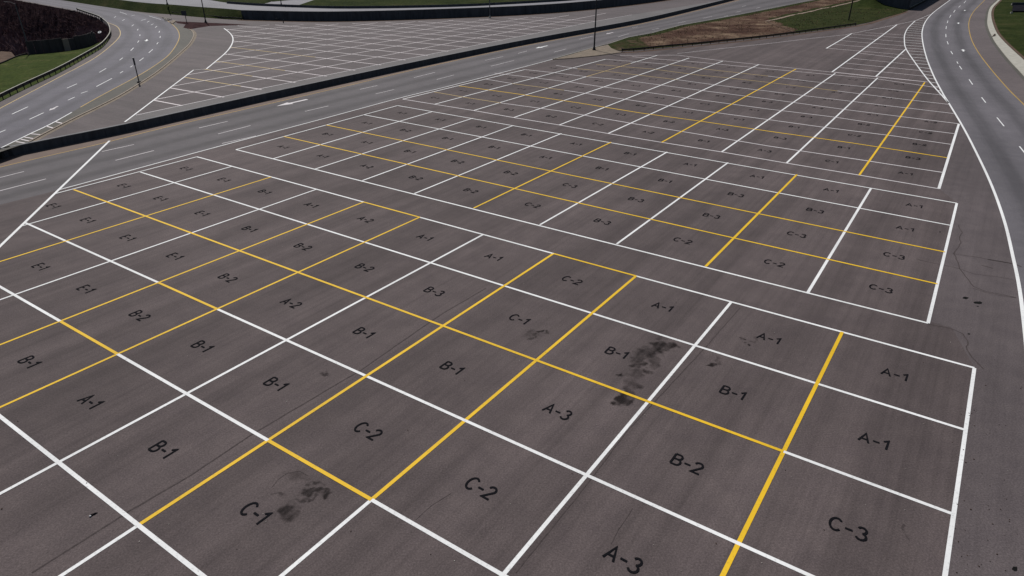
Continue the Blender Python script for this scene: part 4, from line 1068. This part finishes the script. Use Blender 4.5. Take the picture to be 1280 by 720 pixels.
# screen of tall panels along the lawn
pan = empty('panel_fence', at(75, 65, .3)); tag(pan, 'row of tall dark timber panels with one pale panel at the back of the lawn', 'fence')
base = resample(smooth(P([(36, 67.6), (66, 65.2), (94, 61.8), (112, 57.6), (121, 53.2)], .3), 5), 16)
for i in range(15):
    a, b = base[i], base[i + 1]; dd = b - a; L = dd.length
    h = 3.5 + 0.7 * noise.noise(Vector((i * .9, 2, 1))); 
    bm = bmesh.new(); box(bm, 0, 0, h / 2 - .3, L * random.uniform(.94, .99), .22, h + .6)
    bmesh.ops.bevel(bm, geom=bm.edges[:], offset=.04, segments=1)
    pale = i == 5
    o = bm_obj('panel', bm, M['pale_panel'] if pale else M['panel']); o.location = (a + b) / 2 + Vector((0, 0, 0)) + Vector((0, random.uniform(-.15, .15), 0)); o.rotation_euler = (0, 0, math.atan2(dd.y, dd.x) + R(random.uniform(-5, 5)))
    par(o, pan)
    if pale: o['label'] = 'pale weathered panel'
# wire edge of the lawn
bm = bmesh.new(); ed = smooth(P([(-50, 98), (-20, 84.5), (0, 80.2), (20, 71.6), (34, 67.4)], .3), 4)
extrude_path(bm, ed, [(-.1, -.2), (-.1, .35), (.1, .35), (.1, -.2)])
o = bm_obj('low_timber_edging', bm, M['wood']); tag(o, 'low dark edging along the left side of the lawn', 'edging')

# ================================================================== abutment wall, top right of the island
ab = P([(1084, 8.8), (1100, 9.8)], .2) and P([(1080, 8.6), (1090, 9.3), (1136, 11.8), (1160, -1), (1180, -13), (1196, -22)], .2)
abl = ab
aw = empty('abutment_wall', ab[4]); tag(aw, 'dark concrete abutment wall at the upper end of the grass island', 'wall')
gb = loft('grass_bank', P([(1060, 9), (1070, 11), (1085, 13), (1104, 12.8), (1122, 12.6)], .2), [at(x, y, .2) + Vector((-.3, -.3, h_)) for x, y, h_ in [(1062, 8.0, .4), (1076, 8.6, 3.6), (1090, 9.3, 3.9), (1106, 10.2, 1.4), (1126, 11.2, .2)]], M['grass'], n=40, cross=8, smooth_shade=True, zfun=lambda p, t, s: p + Vector((0, 0, .25 * noise.noise(p * .3) * min(t, 1 - t) * 2))); gb['kind'] = 'structure'
bm = bmesh.new(); extrude_path(bm, abl, [(0, -.5), (0, 7), (.8, 7), (.8, -.5)]); par(bm_obj('wall_face', bm, M['wall']), aw)
bm = bmesh.new(); extrude_path(bm, abl, [(-.1, 7.003), (-.1, 7.35), (.9, 7.35), (.9, 7.003)]); par(bm_obj('coping', bm, M['wall_top']), aw)

# ================================================================== poles and signs
def lamp_post(base, top_y, label, r0=.17, arms=(1,), h=None, mat='pole', group=None):
    h = h or height_for(base, top_y)
    r = empty('lamp_post', base); tag(r, label, 'lamp post', group)
    bm = bmesh.new(); tube(bm, (0, 0, .0), (0, 0, h), r0, r0 * .55, 12); bm_obj('pole', bm, M[mat], r)
    bm = bmesh.new(); box(bm, 0, 0, .12, r0 * 4, r0 * 4, .24); tube(bm, (0, 0, .2), (0, 0, .8), r0 * 1.7, r0 * 1.5, 12); bm_obj('base', bm, M['conc' if mat == 'grey_pole' else mat], r)
    for s in arms:
        bm = bmesh.new(); tube(bm, (0, 0, h - .15), (s * 1.0, 0, h + .35), .07, .06, 8); tube(bm, (s * 1.0, 0, h + .35), (s * 2.0, 0, h + .45), .06, .06, 8); bm_obj('arm', bm, M[mat], r)
        bm = bmesh.new(); box(bm, s * 2.4, 0, h + .45, .9, .34, .14); bmesh.ops.bevel(bm, geom=bm.edges[:], offset=.05, segments=2); hd = bm_obj('lamp_head', bm, M[mat], r)
        bm = bmesh.new(); box(bm, s * 2.45, 0, h + .37, .6, .24, .03); bm_obj('lens', bm, M['glass'], hd)
    return r
lamp_post(at(742.6, 62.5, .16), 0, 'tall dark lamp post on the concrete nose of the grass island', .24, (1, -1), h=21)
lamp_post(at(612.3, 22.6, ZU), 0, 'grey lamp post in front of the tall wall behind the upper lot', .24, (1,), h=14, mat='grey_pole')
lamp_post(at(257.3, 28.2, ZU), 0, 'dark lamp post at the top left corner of the upper lot', .22, (-1,), h=15)
lamp_post(at(209.3, 5.8, ZT), 0, 'dark lamp post on the green slope by the pale upper road', .2, (1,), h=12)
lamp_post(at(351.8, 6.8, ZT), 0, 'dark lamp post at the side road gap between the green hills', .2, (1,), h=12)
b_ = at(38, 67.2, .3); lamp_post(b_, 4.5, 'grey lamp post standing at the panel fence in front of the ravine', .2, (-1,), mat='grey_pole')
# wooden utility pole on the island
b_ = drop(at(1061.2, 23.2, 1.0)); up = empty('utility_pole', b_); tag(up, 'dark wooden utility pole standing in the green end of the grass island', 'utility pole')
bm = bmesh.new(); tube(bm, (0, 0, -.2), (0, 0, 13), .27, .18, 10); bm_obj('pole', bm, M['wood'], up)
bm = bmesh.new(); box(bm, 0, 0, 12.2, 2.4, .12, .16); bm_obj('cross_arm', bm, M['wood'], up)
for x in (-1.05, 0.4, 1.05):
    bm = bmesh.new(); tube(bm, (x, 0, 12.28), (x, 0, 12.5), .06, .04, 8); bm_obj('insulator', bm, M['glass'], up)
# sign mast seen edge-on beside the ramp
b_ = at(174, 103.3, ZU); h = height_for(b_, 72); sm = empty('sign_post', b_); tag(sm, 'dark sign post with a narrow edge on panel beside the kerb of the ramp', 'sign post')
bm = bmesh.new(); tube(bm, (0, 0, 0), (0, 0, h - .3), .12, .1, 10); bm_obj('post', bm, M['pole'], sm)
bm = bmesh.new(); box(bm, 0, 0, .15, .7, .5, .3); bmesh.ops.bevel(bm, geom=bm.edges[:], offset=.05, segments=1); bm_obj('base', bm, M['pole'], sm)
bm = bmesh.new(); box(bm, 0, 0, h - .7, .36, 1.7, 1.5, Matrix.Rotation(R(28), 4, 'Z')); bmesh.ops.bevel(bm, geom=bm.edges[:], offset=.04, segments=1); bm_obj('sign_panel', bm, M['sign_back'], sm)
# board sign at the ramp junction
b_ = at(233.5, 28.8, ZU); h = height_for(b_, 13.2); sb = empty('road_sign', b_); tag(sb, 'road sign seen from behind at the junction beside the ramp', 'road sign')
bm = bmesh.new(); tube(bm, (0, 0, 0), (0, 0, h), .13, .13, 10); bm_obj('post', bm, M['pole'], sb)
bm = bmesh.new(); box(bm, -.3, -.16, h - .9, 1.9, .06, 1.7); bmesh.ops.bevel(bm, geom=bm.edges[:], offset=.02, segments=1); bm_obj('sign_panel', bm, M['sign_back'], sb)
bm = bmesh.new(); box(bm, -.3, -.1, h - 1.3, 1.7, .05, .1); box(bm, -.3, -.1, h - .5, 1.7, .05, .1); bm_obj('bracket', bm, M['dark_steel'], sb)
# dark sign behind the rail bend
b_ = at(128.3, 29, ZU); h = height_for(b_, 21.8); sb = empty('road_sign', b_); tag(sb, 'narrow dark sign seen from behind on the rail bend', 'road sign')
bm = bmesh.new(); tube(bm, (0, 0, 0), (0, 0, h), .09, .09, 8); bm_obj('post', bm, M['pole'], sb)
bm = bmesh.new(); box(bm, 0, -.12, h - .75, .75, .05, 1.4); bm_obj('sign_panel', bm, M['sign_back'], sb)
# round white sign
b_ = at(127.2, 50, .6); h = height_for(b_, 38.4); sb = empty('round_sign', b_); tag(sb, 'round white sign standing inside the rail bend', 'road sign')
bm = bmesh.new(); tube(bm, (0, 0, -1), (0, 0, h - .2), .05, .05, 8); bm_obj('post', bm, M['pole'], sb)
bm = bmesh.new(); tube(bm, (0, -.03, h - .45), (0, -.06, h - .40), .55, .55, 24); bm_obj('sign_disc', bm, M['sign_white'], sb)
bm = bmesh.new(); tube(bm, (0, -.061, h - .399), (0, -.066, h - .391), .2, .2, 16); bm_obj('emblem', bm, M['grey_pole'], sb)
# small marker posts by the tall wall
b_ = at(354.4, 28.8, ZU); mp_ = empty('bollard', b_); tag(mp_, 'small dark bollard in front of the left end of the tall wall', 'bollard')
bm = bmesh.new(); tube(bm, (0, 0, 0), (0, 0, 1.3), .16, .14, 12); bm_obj('post', bm, M['pole'], mp_)
bm = bmesh.new(); tube(bm, (0, 0, 1.25), (0, 0, 1.42), .19, .08, 12); bm_obj('cap', bm, M['pole'], mp_)
b_ = at(347.3, 26, ZU); mp_ = empty('utility_box', b_); tag(mp_, 'small dark utility box at the foot of the tall wall', 'utility box')
bm = bmesh.new(); box(bm, 0, 0, .45, 1.1, .6, .9); bmesh.ops.bevel(bm, geom=bm.edges[:], offset=.04, segments=2); bm_obj('cabinet', bm, M['pole'], mp_)
bm = bmesh.new(); box(bm, 0, 0, .945, 1.2, .7, .08); bm_obj('lid', bm, M['grey_pole'], mp_)
# flat dark brown ground patch and broken concrete at the junction
sheet('dark_ground_patch', P([(218, 26.5), (240, 27.5), (270, 28.8), (312, 31), (262, 32.5), (246, 35), (238, 36.5), (229, 34.5), (232, 30.5), (222, 29)], ZU + .02), M['earth'])['kind'] = 'structure'
bm = bmesh.new(); tp = P([(212, 27.5), (217, 24.6), (220, 26), (215.5, 29.5)], ZU + .25)
tv = [bm.verts.new(p) for p in tp]; bvv = [bm.verts.new((p.x, p.y, ZU - .02)) for p in tp]; bm.faces.new(tv)
for i in range(4): bm.faces.new((tv[i], tv[(i + 1) % 4], bvv[(i + 1) % 4], bvv[i]))
bm_obj('traffic_island', bm, M['tan_conc'])['kind'] = 'structure'
bm = bmesh.new()
for _ in range(26):
    p = at(random.uniform(202, 214), random.uniform(22.5, 26.5), ZU); s = random.uniform(.2, .6)
    bmesh.ops.create_icosphere(bm, subdivisions=1, radius=1, matrix=Matrix.Translation(p + Vector((0, 0, s * .3))) @ Matrix.Rotation(random.uniform(0, 3), 4, 'Z') @ Matrix.Diagonal((s * 1.3, s, s * .5, 1)))
o = bm_obj('rubble', bm, M['rubble']); tag(o, 'pile of broken pale concrete at the ramp junction', 'rubble', kind='stuff')

# ================================================================== light, camera, render settings
sun_from = Vector((-0.455 * math.cos(R(49)), 0.89 * math.cos(R(49)), math.sin(R(49)))).normalized()
sd = bpy.data.lights.new('sun', 'SUN'); sd.energy = 4.5; sd.angle = R(0.5); sd.color = (1.0, 0.955, 0.90)
so_ = bpy.data.objects.new('sun', sd); C.objects.link(so_); so_.rotation_euler = (-sun_from).to_track_quat('-Z', 'Y').to_euler()
w = bpy.data.worlds.new('World'); scene.world = w; w.use_nodes = True
t = w.node_tree; t.nodes.clear()
sky = t.nodes.new('ShaderNodeTexSky'); sky.sky_type = 'NISHITA'; sky.sun_disc = False
sky.sun_elevation = R(49); sky.sun_rotation = math.atan2(sun_from.x, sun_from.y)
bg = t.nodes.new('ShaderNodeBackground'); bg.inputs[1].default_value = 0.055
ou = t.nodes.new('ShaderNodeOutputWorld'); t.links.new(sky.outputs[0], bg.inputs[0]); t.links.new(bg.outputs[0], ou.inputs[0])

cd = bpy.data.cameras.new('camera'); cam = bpy.data.objects.new('camera', cd); C.objects.link(cam)
cam.location = (0, 0, CAMH); cam.rotation_euler = (math.pi / 2 - PITCH, 0, 0)
cd.sensor_width = 36; cd.sensor_fit = 'HORIZONTAL'; cd.lens = F / 1280 * 36; cd.clip_end = 8000; cd.clip_start = 0.5
scene.camera = cam
scene.render.resolution_x, scene.render.resolution_y = 1024, 576
vs = scene.view_settings; vs.view_transform = 'Standard'; vs.look = 'None'; vs.gamma = 1; vs.use_curve_mapping = False; vs.exposure = 0.0
